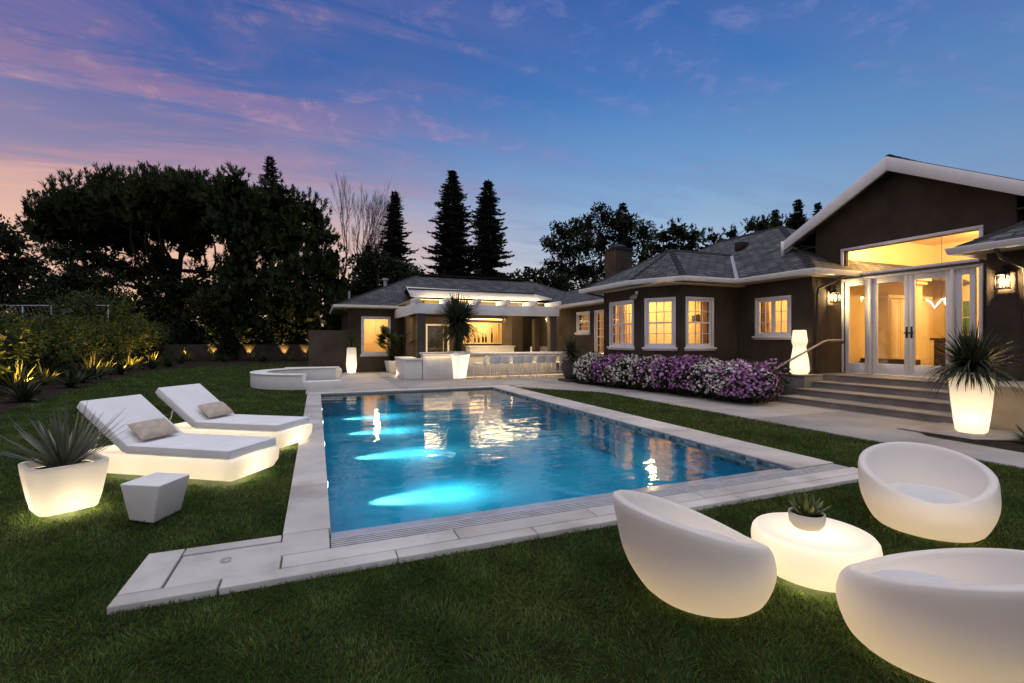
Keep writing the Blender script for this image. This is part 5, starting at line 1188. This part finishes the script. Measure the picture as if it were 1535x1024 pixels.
# rounded pine to its right
g = np.random.default_rng(102); cl = []; Y = 36
prof = [(352, 285), (371, 282), (395, 284), (419, 286), (441, 297), (464, 304), (486, 326), (505, 352), (518, 378), (526, 410), (530, 450)]
for px, pt_ in prof:
    py = pt_ + 12
    while py < 500:
        r = 0.95 + 0.5 * g.random(); edge = 0.35 if px > 480 else 1.0
        cl.append((lat(px + g.normal() * 5 - r * 14 * (px > 470), 465, Y), (g.random() - 0.6) * 3.5 * edge, hz(py + g.normal() * 5, Y), r, r * 0.85)); py += 27
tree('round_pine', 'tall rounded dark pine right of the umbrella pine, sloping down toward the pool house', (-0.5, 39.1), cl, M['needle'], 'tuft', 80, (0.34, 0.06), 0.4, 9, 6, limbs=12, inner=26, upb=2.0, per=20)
# understory evergreens below the pine
for k, (px, top, wdt, Y, lab) in enumerate(((60, 368, 50, 34, 'low dark evergreen at the far left, between the two taller crowns'), (112, 372, 66, 33, 'dark evergreen under the left edge of the umbrella pine'), (165, 394, 66, 36, 'dark evergreen in front of the umbrella pine, left of its trunk'), (238, 402, 60, 37.5, 'dark evergreen directly in front of the umbrella pine trunk'), (305, 405, 62, 37, 'dark evergreen in front of the umbrella pine, right of its trunk'), (372, 395, 66, 36.5, 'dark evergreen where the umbrella pine meets the rounded pine'))):
    g = np.random.default_rng(200 + k); cl = []; hw = lat(wdt, 0, Y)
    for q in range(30):
        a = (g.random() * 2 - 1) * hw * 0.95; zt = hz(top, Y) * (1 - 0.35 * (a / hw) ** 2); z = 0.5 + (zt - 1.1) * g.random() ** 0.8; r = 0.8 + 0.5 * g.random()
        cl.append((a, (g.random() - 0.5) * 2.4, z, r, r * 0.85))
    X = lat(px, 767.5, Y); b = EA * X + EF * Y
    tree('evergreen_tree', lab, (b[0], b[1]), cl, M['leafdark'] if k % 2 else M['needle'], 'tuft' if k % 2 == 0 else 'leafy', 85 if k % 2 == 0 else 420, (0.28, 0.075) if k % 2 == 0 else (0.20, 0.11), 0.2, None, 300 + k, 'dark evergreens below the umbrella pine', limbs=6, inner=22)
def at(px, Y): b = EA * lat(px, 767.5, Y) + EF * Y; return (b[0], b[1])
# far-left crowns
g = np.random.default_rng(110); Y = 26; cl = []
for px, py, r in ((-30, 345, 1.1), (-8, 352, 0.95), (8, 360, 0.8), (16, 372, 0.6), (-15, 380, 1.2), (8, 392, 0.9), (-30, 410, 1.4), (5, 420, 1.0), (14, 440, 0.9), (-10, 450, 1.2), (20, 410, 0.5)): cl.append((lat(px, -10, Y), (g.random() - 0.5) * 2, hz(py, Y), r, r * 0.85))
tree('broadleaf_tree', 'dark broadleaf tree cut by the left frame edge', at(-10, Y), cl, M['leafdark'], 'leafy', 280, (0.22, 0.13), 0.25, 7, 7, limbs=9)
# conifers
def conifer(name, label, base, Ht, Rm, seed, z0=1.0, group=None, mat=None, droop=0.35, lev=0.32, shape=0.85, dens=1.0):
    g = np.random.default_rng(seed); b = np.array([base[0], base[1], 0.0]); t = empty(name, tuple(b), label, 'tree', group); P = []; D = []; L = []
    z = z0; mb = MB(); mb.tube([b - EZ * 0.1, b + EZ * Ht * 0.5, b + EZ * (Ht - 0.1)], [Rm * 0.09, Rm * 0.055, 0.015], 8)
    while z < Ht - 0.15:
        tt = (z - z0) / (Ht - z0); rr = Rm * (1 - tt) ** shape * (0.75 + 0.5 * g.random()) + 0.10; nb = int((5 + 5 * (1 - tt)) * dens) + 2; ph = g.random() * 6.28
        for q in range(nb):
            a = ph + 6.283 * q / nb + g.normal() * 0.2; r = rr * (0.40 + 0.70 * g.random()); d = np.array([math.cos(a), math.sin(a), 0])
            m = max(4, int(r * 9)); s = np.linspace(0.12, 1, m); zj = z + 0.42 * g.normal() * (1 - tt); pts = b[None] + d[None] * (r * s)[:, None] + EZ[None] * (zj - droop * r * s + 0.28 * r * s ** 2.5)[:, None]
            if r > 0.6 and q % 2 == 0: mb.tube([pts[0], pts[m // 2], pts[-1]], [0.03, 0.02, 0.008], 4, False)
            for side in (-1, 0, 1):
                sd = np.array([-d[1], d[0], 0]) * side; P.append(pts); D.append(np.tile(d * 0.9 + sd * 0.8 + EZ * (0.05 + 0.2 * (side == 0)), (m, 1)) + 0.25 * g.normal(size=(m, 3))); L.append((0.26 + 0.30 * (1 - s)) * min(1.0, 0.55 + r * 0.25) * (0.7 + 0.6 * g.random(m)))
        z += lev * (0.7 + 0.6 * g.random()) * (0.6 + 0.5 * (1 - tt))
    mb.build('trunk', M['bark'], t, smooth=True)
    P = np.concatenate(P); D = np.concatenate(D); L = np.concatenate(L); V, F, rv = kites(P, D, L, L * 0.42, g); fast('crown', V, F, mat or M['fir'], t, tuple(b), rv); return t
conifer('fir_tree', 'left and taller of the twin dark firs behind the pool house', at(678, 46), hz(254, 46), 3.6, 11, shape=0.58, group='firs on the skyline', dens=1.8)
conifer('fir_tree', 'right and slightly shorter of the twin dark firs behind the pool house', at(731, 45), hz(268, 45), 3.1, 12, shape=0.58, group='firs on the skyline', dens=1.8)
conifer('fir_tree', 'slim dark fir beside the bare pale trees', at(592, 48), hz(286, 48), 2.8, 13, shape=0.6, group='firs on the skyline', dens=1.7)
conifer('fir_tree', 'narrow fir tip rising above the umbrella pine crown', at(405, 50), hz(231, 50), 2.0, 15, 12, group='firs on the skyline', shape=0.6, dens=0.8)
conifer('fir_tree', 'small dark fir just right of the twin firs', at(790, 42), hz(398, 42), 2.2, 14, group='firs on the skyline')
conifer('fir_tree', 'fir tip above the dark broadleaf crown behind the chimney', at(933, 41), hz(303, 41), 1.6, 16, 5, group='firs on the skyline', shape=0.7)
conifer('fir_tree', 'smaller fir behind the main roof, left of the gable', at(1162, 44), hz(312, 44), 2.0, 17, group='firs on the skyline', dens=1.3)
conifer('fir_tree', 'broader fir behind the main roof, touching the gable eave', at(1196, 43), hz(297, 43), 3.3, 18, group='firs on the skyline', dens=1.5)
conifer('fir_tree', 'fir almost hidden behind the gable rake board', at(1226, 44), hz(304, 44), 2.4, 19, group='firs on the skyline', dens=1.3)
conifer('fir_tree', 'low fir filling the gap left of the twin firs', at(552, 44), hz(366, 44), 3.2, 20, group='firs on the skyline', dens=1.4)
# bare trees
def bare(label, base, Ht, seed, spread=0.5):
    g = np.random.default_rng(seed); b = np.array([base[0], base[1], 0.0]); t = empty('bare_tree', tuple(b), label, 'tree', 'bare trees on the skyline'); mb = MB()
    def grow(p, d, L, r, lv):
        e = p + d * L; mid = p + d * L * 0.5 + g.normal(size=3) * L * 0.04; mb.tube([p, mid, e], [r, r * 0.8, r * 0.6], 5 if lv < 3 else 3, False)
        if lv >= 6: return
        for q in range(2 if lv < 1 else 3):
            nd_ = unit(d + g.normal(size=3) * spread * np.array([1, 1, 0.5]) + EZ * 0.25); s = p + (e - p) * (0.55 + 0.45 * g.random()) if q else e
            grow(s, nd_, L * (0.60 + 0.22 * g.random()), r * 0.60, lv + 1)
    for q in range(2): grow(b, unit(np.array([g.normal() * 0.08, g.normal() * 0.08, 1.0])), Ht * 0.36, 0.16, 0)
    mb.build('branches', M['palebark'], t); return t
bare('taller bare pale tree behind the rounded pine', at(522, 52), hz(258, 52) * 0.84, 31, 0.24)
bare('shorter bare pale tree beside the slim fir', at(558, 48), hz(290, 48) * 0.78, 36, 0.22)
# crowns behind the houses
def crown_tree(name, label, px0, Y, pts, seed, mat, kind='leafy', n=420, size=(0.22, 0.13), **kw):
    g = np.random.default_rng(seed); cl = [(lat(px, px0, Y), (g.random() - 0.5) * 3.0, hz(py, Y), r, r * 0.85) for px, py, r in pts]
    return tree(name, label, at(px0, Y), cl, mat, kind, n, size, 0.35, None, seed, limbs=12, **kw)
crown_tree('broadleaf_tree', 'broad dark tree behind the chimney with an uneven open crown', 880, 40,
  [(868, 340, 1.2), (845, 348, 1.0), (826, 372, 0.8), (850, 372, 1.3), (885, 332, 1.1), (905, 328, 1.0), (925, 335, 1.1), (945, 335, 1.0), (962, 348, 1.0), (972, 368, 0.9), (940, 362, 1.3), (905, 360, 1.4), (875, 368, 1.4), (825, 400, 0.8), (845, 405, 1.2), (880, 405, 1.5), (925, 400, 1.5), (960, 395, 1.2), (840, 440, 1.5), (885, 445, 1.6), (930, 440, 1.6), (818, 360, 0.45), (835, 335, 0.5), (895, 318, 0.6), (978, 350, 0.5)], 41, M['leafdark'])
crown_tree('clipped_tree', 'dense dark green tree with a rounded top behind the bay roof', 1025, 36,
  [(1000, 352, 0.85), (1015, 347, 0.9), (1030, 348, 0.85), (1045, 353, 0.8), (1058, 362, 0.6), (995, 370, 0.9), (1012, 372, 1.0), (1035, 372, 1.0), (1055, 380, 0.9), (1005, 395, 1.0), (1040, 400, 1.0), (1070, 390, 0.6)], 42, M['needle'], 'tuft', 90, (0.28, 0.06), per=18)
crown_tree('clipped_tree', 'dark green treetop behind the main ridge, left of the two firs', 1125, 44,
  [(1100, 350, 0.8), (1115, 344, 0.8), (1132, 342, 0.9), (1148, 340, 0.9), (1165, 338, 0.9), (1180, 338, 0.9), (1110, 362, 1.1), (1140, 358, 1.2), (1175, 356, 1.2), (1195, 345, 0.9), (1090, 358, 0.6)], 43, M['needle'], 'tuft', 90, (0.28, 0.06), per=18)
crown_tree('broadleaf_tree', 'low dark tree behind the right end of the pool-house roof', 822, 37, [(800, 418, 0.7), (815, 422, 0.9), (838, 425, 0.9), (852, 430, 0.7), (778, 420, 0.6)], 44, M['leafdark'], size=(0.26, 0.16))
crown_tree('broadleaf_tree', 'dark tree behind the left slope of the pool-house roof', 560, 41, [(545, 395, 1.1), (565, 390, 1.1), (585, 398, 1.0), (605, 405, 0.9), (555, 420, 1.4), (590, 425, 1.3), (535, 440, 1.4), (515, 450, 1.3), (625, 412, 0.7)], 45, M['leafdark'], size=(0.27, 0.17))

# ---------------------------------------------------------------- hedge and bed on the left
def hedge_bush(label, base, r, h, seed, mat=None, group='hedge bushes along the left bed', name='hedge_bush', n=4200, ll=0.15):
    g = np.random.default_rng(seed); b = np.array([base[0], base[1], 0.0]); t = empty(name, tuple(b), label, 'bush', group); parts = []
    # arching shoots with leaves along them
    ns = int(130 * r); a = g.random(ns) * 6.283; th = 0.15 + 0.9 * g.random(ns); D = np.stack([np.sin(th) * np.cos(a), np.sin(th) * np.sin(a), np.cos(th)], 1)
    P0 = b[None] + np.stack([np.cos(a), np.sin(a), np.zeros(ns)], 1) * (r * 0.55 * g.random(ns))[:, None]; P0[:, 2] = h * (0.15 + 0.55 * g.random(ns))
    L = h * 0.42 * (0.6 + 0.6 * g.random(ns))
    for k in range(7):
        s = (k + 1) / 7; pt_ = P0 + D * (L * s)[:, None] - EZ[None] * (0.25 * L * s ** 2)[:, None]
        for q in range(3):
            dd = unit(D + 0.9 * g.normal(size=D.shape)); parts.append(kites(pt_, dd, ll * (0.6 + 0.7 * g.random(ns)), ll * 0.36, g))
    cl = [(b + np.array([g.normal() * r * 0.4, g.normal() * r * 0.4, h * (0.25 + 0.5 * g.random())]), (r * 0.62, r * 0.62, h * 0.30)) for q in range(7)]
    parts.append(leafy(g, cl, n / 7 / max(0.2, (r * 0.55 * h * 0.26)), ll, ll * 0.4, 14, 0.6)); V, F, rv = join(parts); fast('foliage', V, F, mat or M['hedge'], t, tuple(b), rv)
    mb = MB()
    for q in range(6): limb(mb, b + np.array([g.normal() * 0.1, g.normal() * 0.1, 0]), b + np.array([g.normal() * r * 0.5, g.normal() * r * 0.5, h * 0.6]), 0.03, 0.008, g)
    mb.build('stem', M['bark'], t, smooth=True); return t
HB = [(-9.3, 16.3, 1.1, 3.2, 'tall arching bush cut by the left frame edge above the first uplight'), (-9.9, 18.6, 1.2, 2.5, 'green hedge bush second from the left frame edge'), (-10.3, 20.9, 1.25, 2.4, 'green hedge bush standing behind the first pair of lit ferns'), (-10.5, 23.4, 1.3, 2.5, 'green hedge bush left of the curved lit grass'),
      (-10.5, 26.0, 1.3, 2.55, 'green hedge bush behind the curved lit grass'), (-10.6, 28.6, 1.35, 2.6, 'green hedge bush near the right end of the hedge, behind lit foliage'), (-10.6, 31.6, 1.5, 4.3, 'tallest pointed bush of the hedge, at its right end'), (-10.3, 34.8, 1.4, 2.7, 'last low hedge bush before the dark boundary wall')]
for k, (x, y, r, h, lab) in enumerate(HB): hedge_bush(lab, (x + 0.2, y), r * 1.22, h, 400 + k)
# low plants in the bed
def tuft_plant(name, label, base, n, L, W, droop, mat, seed, spread=(0.1, 1.2), group=None):
    t = empty(name, (base[0], base[1], 0.004), label, 'plant', group); spiky('leaves', (base[0], base[1], 0.02), n, L, W, droop, mat, t, seed, spread, 5, 0.0, 0.05); return t
LP = [(-7.75, 17.5, 60, (0.6, 1.15), 'lit arching fern beside the first garden uplight'), (-8.5, 24.35, 60, (0.55, 1.1), 'lit curved grass tuft beside the second uplight'), (-8.4, 28.3, 55, (0.5, 1.0), 'lit fern beside the third uplight'), (-8.9, 33.6, 55, (0.5, 1.0), 'lit fern beside the uplight at the hedge end'),
      (-8.6, 40.3, 50, (0.6, 1.1), 'bright spiky plant left of the dark boundary wall'), (-6.95, 40.25, 26, (0.5, 1.0), 'lit plant in front of the left part of the boundary wall'), (-4.35, 39.15, 26, (0.5, 1.1), 'lit plant in front of the middle of the boundary wall'), (-1.75, 38.1, 26, (0.5, 1.1), 'lit plant in front of the right part of the boundary wall'), (-0.6, 37.2, 50, (0.5, 1.1), 'lit leafy plant just left of the brown garden wall'),
      (-8.4, 20.55, 40, (0.4, 0.9), 'lit low fern between the first lit fern and the curved lit grass'), (-8.7, 26.2, 40, (0.4, 0.9), 'lit low fern just right of the curved lit grass'), (-8.95, 30.9, 40, (0.4, 0.9), 'lit low fern below the right half of the hedge')]
for k, (x, y, n_, L_, lab) in enumerate(LP): tuft_plant('lit_plant', lab, (x, y), n_, L_, 0.06, 0.9, M['fern'], 500 + k, (0.05, 1.1), 'uplit plants in the left bed')
DP_ = [(-7.2, 19.2, 'dark agave in the bed right of the first lit fern'), (-7.6, 21.2, 'dark low plant in the middle of the near bed'), (-7.9, 23.0, 'dark low plant just left of the lit curved grass'), (-7.9, 25.6, 'dark low plant just right of the lit curved grass'), (-7.9, 29.8, 'dark low plant right of the third uplight'), (-7.6, 31.6, 'dark low plant below the tallest hedge bush'), (-7.9, 35.6, 'dark low plant near the hedge end'), (-3.4, 36.6, 'small star-shaped plant between the wall uplights'), (-5.9, 37.5, 'dark low plant in front of the boundary wall left part'), (-6.6, 15.2, 'dark low plant at the front corner of the bed')]
for k, (x, y, lab) in enumerate(DP_): tuft_plant('bed_plant', lab, (x, y), 70, (0.35, 0.75), 0.07, 0.8, M['shrub'], 600 + k, (0.1, 1.35), 'low dark plants in the left bed')
# uplights
UL = [(-7.55, 17.1, 'small garden uplight closest to the left frame edge', 0.9), (-8.2, 24.0, 'small garden uplight by the curved lit grass', 0.9), (-8.2, 27.9, 'small garden uplight below the middle of the hedge', 0.9), (-8.65, 33.1, 'small garden uplight at the hedge end', 1.0), (-8.5, 39.6, 'small garden uplight left of the boundary wall', 1.1), (-6.75, 39.2, 'garden uplight at the left part of the boundary wall', 1.1), (-4.45, 38.2, 'garden uplight at the middle of the boundary wall', 1.2), (-2.1, 37.2, 'garden uplight at the right part of the boundary wall', 1.2), (-0.75, 36.6, 'garden uplight just left of the brown garden wall', 1.0),
      (-7.95, 20.3, 'small garden uplight between the first lit fern and the curved lit grass', 0.8), (-8.25, 25.9, 'small garden uplight just right of the curved lit grass', 0.8), (-8.5, 30.6, 'small garden uplight below the right half of the hedge', 0.9)]
for k, (x, y, lab, s_) in enumerate(UL):
    x += 0.5 if (k < 4 or k > 8) else 0.0; y -= 0.15 if k < 4 else 0.0
    if 5 <= k <= 8: x, y = at((318, 371, 424, 456)[k - 5], 35.18)
    t = empty('garden_uplight', (x, y, 0.004), lab, 'uplight', 'garden uplights in the left bed'); mb = MB()
    mb.tube([(x, y, 0.0), (x, y, 0.07)], 0.012, 6); mb.lathe([(0.03, 0.07), (0.045, 0.09), (0.05, 0.16), (0.056, 0.175), (0.05, 0.178), (0.046, 0.165)], 16, (x, y), cap1=False); mb.build('housing', M['black'], t, smooth=True)
    mb = MB(); mb.lathe([(0.0455, 0.160), (0.0455, 0.164)], 14, (x, y)); mb.build('lens', M['lens'], t)
    dx, dy = -EA[0] * 0.0 + EF[0], EF[1]
    lamp('SPOT', 'uplight_beam', (0, 0, 0.20), ((480 if k == 0 else 340) if k not in (5, 6, 7, 8) else 560) * s_, (1.0, 0.56, 0.15), t, 0.03, Vector((-0.75, 0.15, 1.0) if (k < 5 or k > 8) else (dx * 0.06, dy * 0.06, 1.0)).to_track_quat('-Z', 'Y').to_euler(), 95 if (k < 5 or k > 8) else 62, 0.6)
# dark shrubs standing behind the boundary wall
for k, px in enumerate((236, 282, 328, 374, 420, 462)):
    x, y = at(px, 36.9); hedge_bush(('first', 'second', 'third', 'fourth', 'fifth', 'last')[k] + ' dark shrub behind the boundary wall, counted from the hedge', (x, y), 1.5, 2.9 + 0.3 * (k % 2), 450 + k, M['shrub'], 'dark shrubs behind the boundary wall', 'dark_shrub', 2600, 0.2)
# boundary wall and fence
a_, b_ = at(222, 35.4), at(470, 35.4); fr, L_ = wframe(a_, b_); mb = MB(); mb.frame(fr, 0, L_, -0.2, 0, 0, 1.18); bw = thing_mesh(mb, 'boundary_wall', M['stucco'], (a_[0], a_[1], 0), 'long low dark boundary wall with uplights at the back of the lawn', 'wall', bevel=0.02)
fc = empty('pipe_fence', (-15.5, 28.0, 0), 'pale pipe-rail mesh fence behind the left hedge', 'fence'); p0, p1 = at(-60, 25.0), at(165, 25.0); fr, L_ = wframe(p0, p1)
P = lambda u, z: (fr[0][0] + u * fr[1][0], fr[0][1] + u * fr[1][1], z)
mb = MB(); mb.tube([P(0, 3.32), P(L_, 3.32)], 0.035, 8); mb.build('top_rail', M['flash'], fc, smooth=True)
for u in np.linspace(0.3, L_ - 0.1, 6):
    mb = MB(); mb.tube([P(u, 0), P(u, 3.29)], 0.035, 8); mb.build('post', M['flash'], fc, smooth=True)
mb = MB()
for k in range(int(L_ / 0.22)): mb.tube([P(k * 0.22, 0.3), P(min(L_, k * 0.22 + 1.5), 3.28)], 0.004, 3, False); mb.tube([P(k * 0.22 + 1.5 if k * 0.22 + 1.5 < L_ else L_, 0.3), P(k * 0.22, 3.28)], 0.004, 3, False)
mb.build('wire_mesh', M['metal'], fc)

# ---------------------------------------------------------------- flowering shrubs under the bay
FS = [(14.05, 8.80, 'w', 'white flowering shrub next to the dark clay pot'), (13.05, 8.92, 'p', 'purple flowering shrub below the left bay window, right of the first white one'), (12.15, 9.02, 'w', 'cream-white flowering shrub below the angled bay window'), (11.3, 9.12, 'wp', 'shrub with mixed white and purple flowers below the bay corner'),
      (10.5, 9.22, 'p', 'purple flowering shrub below the right bay window'), (9.85, 9.30, 'p', 'pink-purple flowering shrub between the bay and the small twin window'), (9.2, 9.40, 'w', 'white flowering shrub below the small twin window'), (8.75, 9.45, 'wp', 'shrub with few white and purple flowers, second from the handrail'), (8.32, 9.62, 'p', 'purple flowering shrub closest to the handrail')]
for k, (y, x, c_, lab) in enumerate(FS):
    g = np.random.default_rng(700 + k); b = np.array([x, y, 0.016]); t = empty('flowering_shrub', tuple(b), lab, 'shrub', 'flowering shrubs under the bay'); h = 1.02 - 0.02 * (k > 5) * k * 0.5
    rx, ry = 0.62, 0.60; cl = [(b + np.array([0.0, 0, h * 0.46]), (rx, ry, h * 0.50))]
    for q in range(5): cl.append((b + np.array([g.normal() * 0.25, g.normal() * 0.3, h * (0.35 + 0.4 * g.random())]), (0.35, 0.35, 0.30)))
    V, F, rv = join([leafy(g, cl[:1], 2600, 0.10, 0.045, 40, 0.65), leafy(g, cl[1:], 2600, 0.10, 0.045, 5, 0.7)]); fast('leaves', V, F, M['shrub'], t, tuple(b), rv)
    for col_ in c_:
        nf = 420 if len(c_) == 1 else 230; parts = []
        for c, r in cl:
            m = nf // 3 if c is not cl[0][0] else nf; P, d = ell_pts(g, m, c, r, 0.96, 1.14, -0.55); keep = (P[:, 2] > 0.10) & (P[:, 0] < x + 0.45); P, d = P[keep], d[keep]; m = len(P)
            nrm = unit(d + 0.45 * g.normal(size=d.shape) + EZ * 0.2); a1 = unit(np.cross(nrm, g.normal(size=nrm.shape))); a2 = np.cross(nrm, a1); rad = (0.026 + 0.018 * g.random(m))[:, None]
            for j in range(5):
                an = j * 1.2566; dr_ = a1 * math.cos(an) + a2 * math.sin(an); sd = -a1 * math.sin(an) + a2 * math.cos(an)
                Vq = np.stack([P, P + dr_ * rad * 0.65 + sd * rad * 0.42 + nrm * 0.004, P + dr_ * rad * 1.05 + nrm * 0.007, P + dr_ * rad * 0.65 - sd * rad * 0.42 + nrm * 0.004], 1).reshape(-1, 3); parts.append((Vq, np.arange(4 * m).reshape(m, 4), np.repeat(g.random(m), 4)))
        V, F, rv = join(parts); o = fast('blossoms', V, F, M['petal_p' if col_ == 'p' else 'petal_w'], t, tuple(b), rv); o['kind'] = 'stuff'
# few stray stems at the rail end
tuft_plant('border_grass', 'thin reddish stems between the last purple shrub and the handrail', (10.15, 8.5), 40, (0.6, 1.1), 0.03, 0.4, M['shrub'], 811, (0.05, 0.6))
tuft_plant('bed_plant', 'low dark ground plant in the border bed beside the tall planter', (9.4, 3.4), 60, (0.15, 0.35), 0.04, 0.7, M['shrub'], 812, (0.3, 1.4))

# ---------------------------------------------------------------- lawn grass
def grass(seed=77):
    g = np.random.default_rng(seed); out = []
    th = math.atan2(292.5, 711.0); c, s = math.cos(th), math.sin(th)
    for Y0, Y1, dens, hgt, wid in ((0.6, 2.2, 9500, 0.032, 0.0038), (2.2, 3.4, 9500, 0.032, 0.0044), (3.4, 5.2, 4300, 0.036, 0.0056), (5.2, 8.0, 1900, 0.044, 0.008), (8.0, 13, 800, 0.048, 0.012), (13, 22, 260, 0.05, 0.02), (22, 36, 90, 0.055, 0.035)):
        hw = 1.15 * Y1 + 2.2; n = int(dens * (Y1 - Y0) * 2 * hw); X = (g.random(n) * 2 - 1) * hw; Yc = Y0 + (Y1 - Y0) * g.random(n)
        k = np.abs(X) < 1.15 * Yc + 2.0; X, Yc = X[k], Yc[k]; x = X * c + Yc * s; y = -X * s + Yc * c
        # lawn outline
        ok = np.ones(len(x), bool)
        def cut(x0, x1, y0, y1): ok[(x > x0) & (x < x1) & (y > y0) & (y < y1)] = False
        cut(-0.25, 5.755, 3.255, 14.5); cut(-1.075, -0.2, 3.255, 3.98); cut(-0.31, 40, 14.455, 60)
        ok &= ~((x > 7.655) & (y < 11.6)); ok &= ~((y >= 11.6) & (y < 14.5) & (x > 5.8 + (14.3 - y) * 0.70))
        ok &= ~((x - 0.1) ** 2 + (y - 17.6) ** 2 < 2.13 ** 2); ok &= ~((x > -1.32) & (y > 20.58))
        ex = np.interp(y, [-2, 6, 13, 17.5, 22.2, 27, 31, 33.2], [-5.2, -5.55, -6.0, -6.7, -7.3, -7.35, -6.6, -4.5]); ok &= x > ex - 0.03
        ok &= y < np.interp(x, [-6.6, -4.5, -2, 0.9], [31.0, 33.2, 33.8, 33.6]) + 0.05
        for (cx_, cy_, r_) in ((2.90, 2.05, 0.24), (2.14, 2.20, 0.23), (4.50, 2.24, 0.23), (2.75, 1.35, 0.23), (-2.03, 5.30, 0.16), (-1.28, 4.92, 0.14)): ok &= (x - cx_) ** 2 + (y - cy_) ** 2 > r_ ** 2
        for (lx, ly) in (L1[:2], L2[:2]):
            du = (x - lx) * -0.83 + (y - ly) * 0.557; dv = (x - lx) * 0.557 + (y - ly) * 0.83; ok &= ~((du > 0.05) & (du < 1.86) & (dv > 0.05) & (dv < 0.69))
        x, y = x[ok], y[ok]; n = len(x)
        # clumps: mown turf leans in small swirls
        fx = np.sin(x * 9.1 + 1.7 * np.sin(y * 5.3)) + np.sin(y * 11.7 + 2.1 * np.sin(x * 6.1)); fy = np.cos(x * 7.3 - 1.9 * np.sin(y * 8.7)) + np.sin(x * 13.1 + y * 4.7)
        D = np.stack([0.38 * fx + 0.55 * g.normal(size=n), 0.38 * fy + 0.55 * g.normal(size=n), np.full(n, 1.0)], 1)
        hh = hgt * (0.55 + 0.75 * g.random(n)) * (1 + 0.22 * np.sin(x * 3.7 + np.sin(y * 2.9)) * np.sin(y * 4.1))
        D = unit(D); P = np.stack([x, y, np.full(n, -0.012)], 1); az_ = g.random(n) * 6.283; S = np.stack([np.cos(az_), np.sin(az_), np.zeros(n)], 1) * (wid * (0.6 + 0.8 * g.random(n)))[:, None] * 0.5
        M1 = P + D * (hh * 0.55)[:, None]; D2 = D.copy(); D2[:, :2] *= 1.9; D2 = unit(D2); T = M1 + D2 * (hh * 0.5)[:, None]
        V = np.stack([P - S, P + S, M1 + S * 0.8, T, M1 - S * 0.8], 1).reshape(-1, 3)
        out.append((V, np.arange(5 * n).reshape(n, 5), np.repeat(g.random(n), 5)))
    V, F, rv = join(out); o = fast('grass', V, F, M['grass'], None, (0, 0, 0), rv); tag(o, 'short mown green grass covering the lawn round the pool', 'grass', kind='stuff'); return len(F)
NB = grass()
# ---------------------------------------------------------------- render settings
sc.view_settings.view_transform = 'Standard'; sc.view_settings.look = 'None'; sc.view_settings.exposure = 0.0; sc.view_settings.gamma = 1.0
cy_ = sc.cycles; cy_.max_bounces = 8; cy_.diffuse_bounces = 4; cy_.glossy_bounces = 4; cy_.transmission_bounces = 4; cy_.transparent_max_bounces = 16
cy_.sample_clamp_indirect = 6.0; cy_.sample_clamp_direct = 0.0; cy_.caustics_reflective = False; cy_.caustics_refractive = False; cy_.blur_glossy = 0.5; cy_.use_denoising = True; cy_.use_light_tree = True
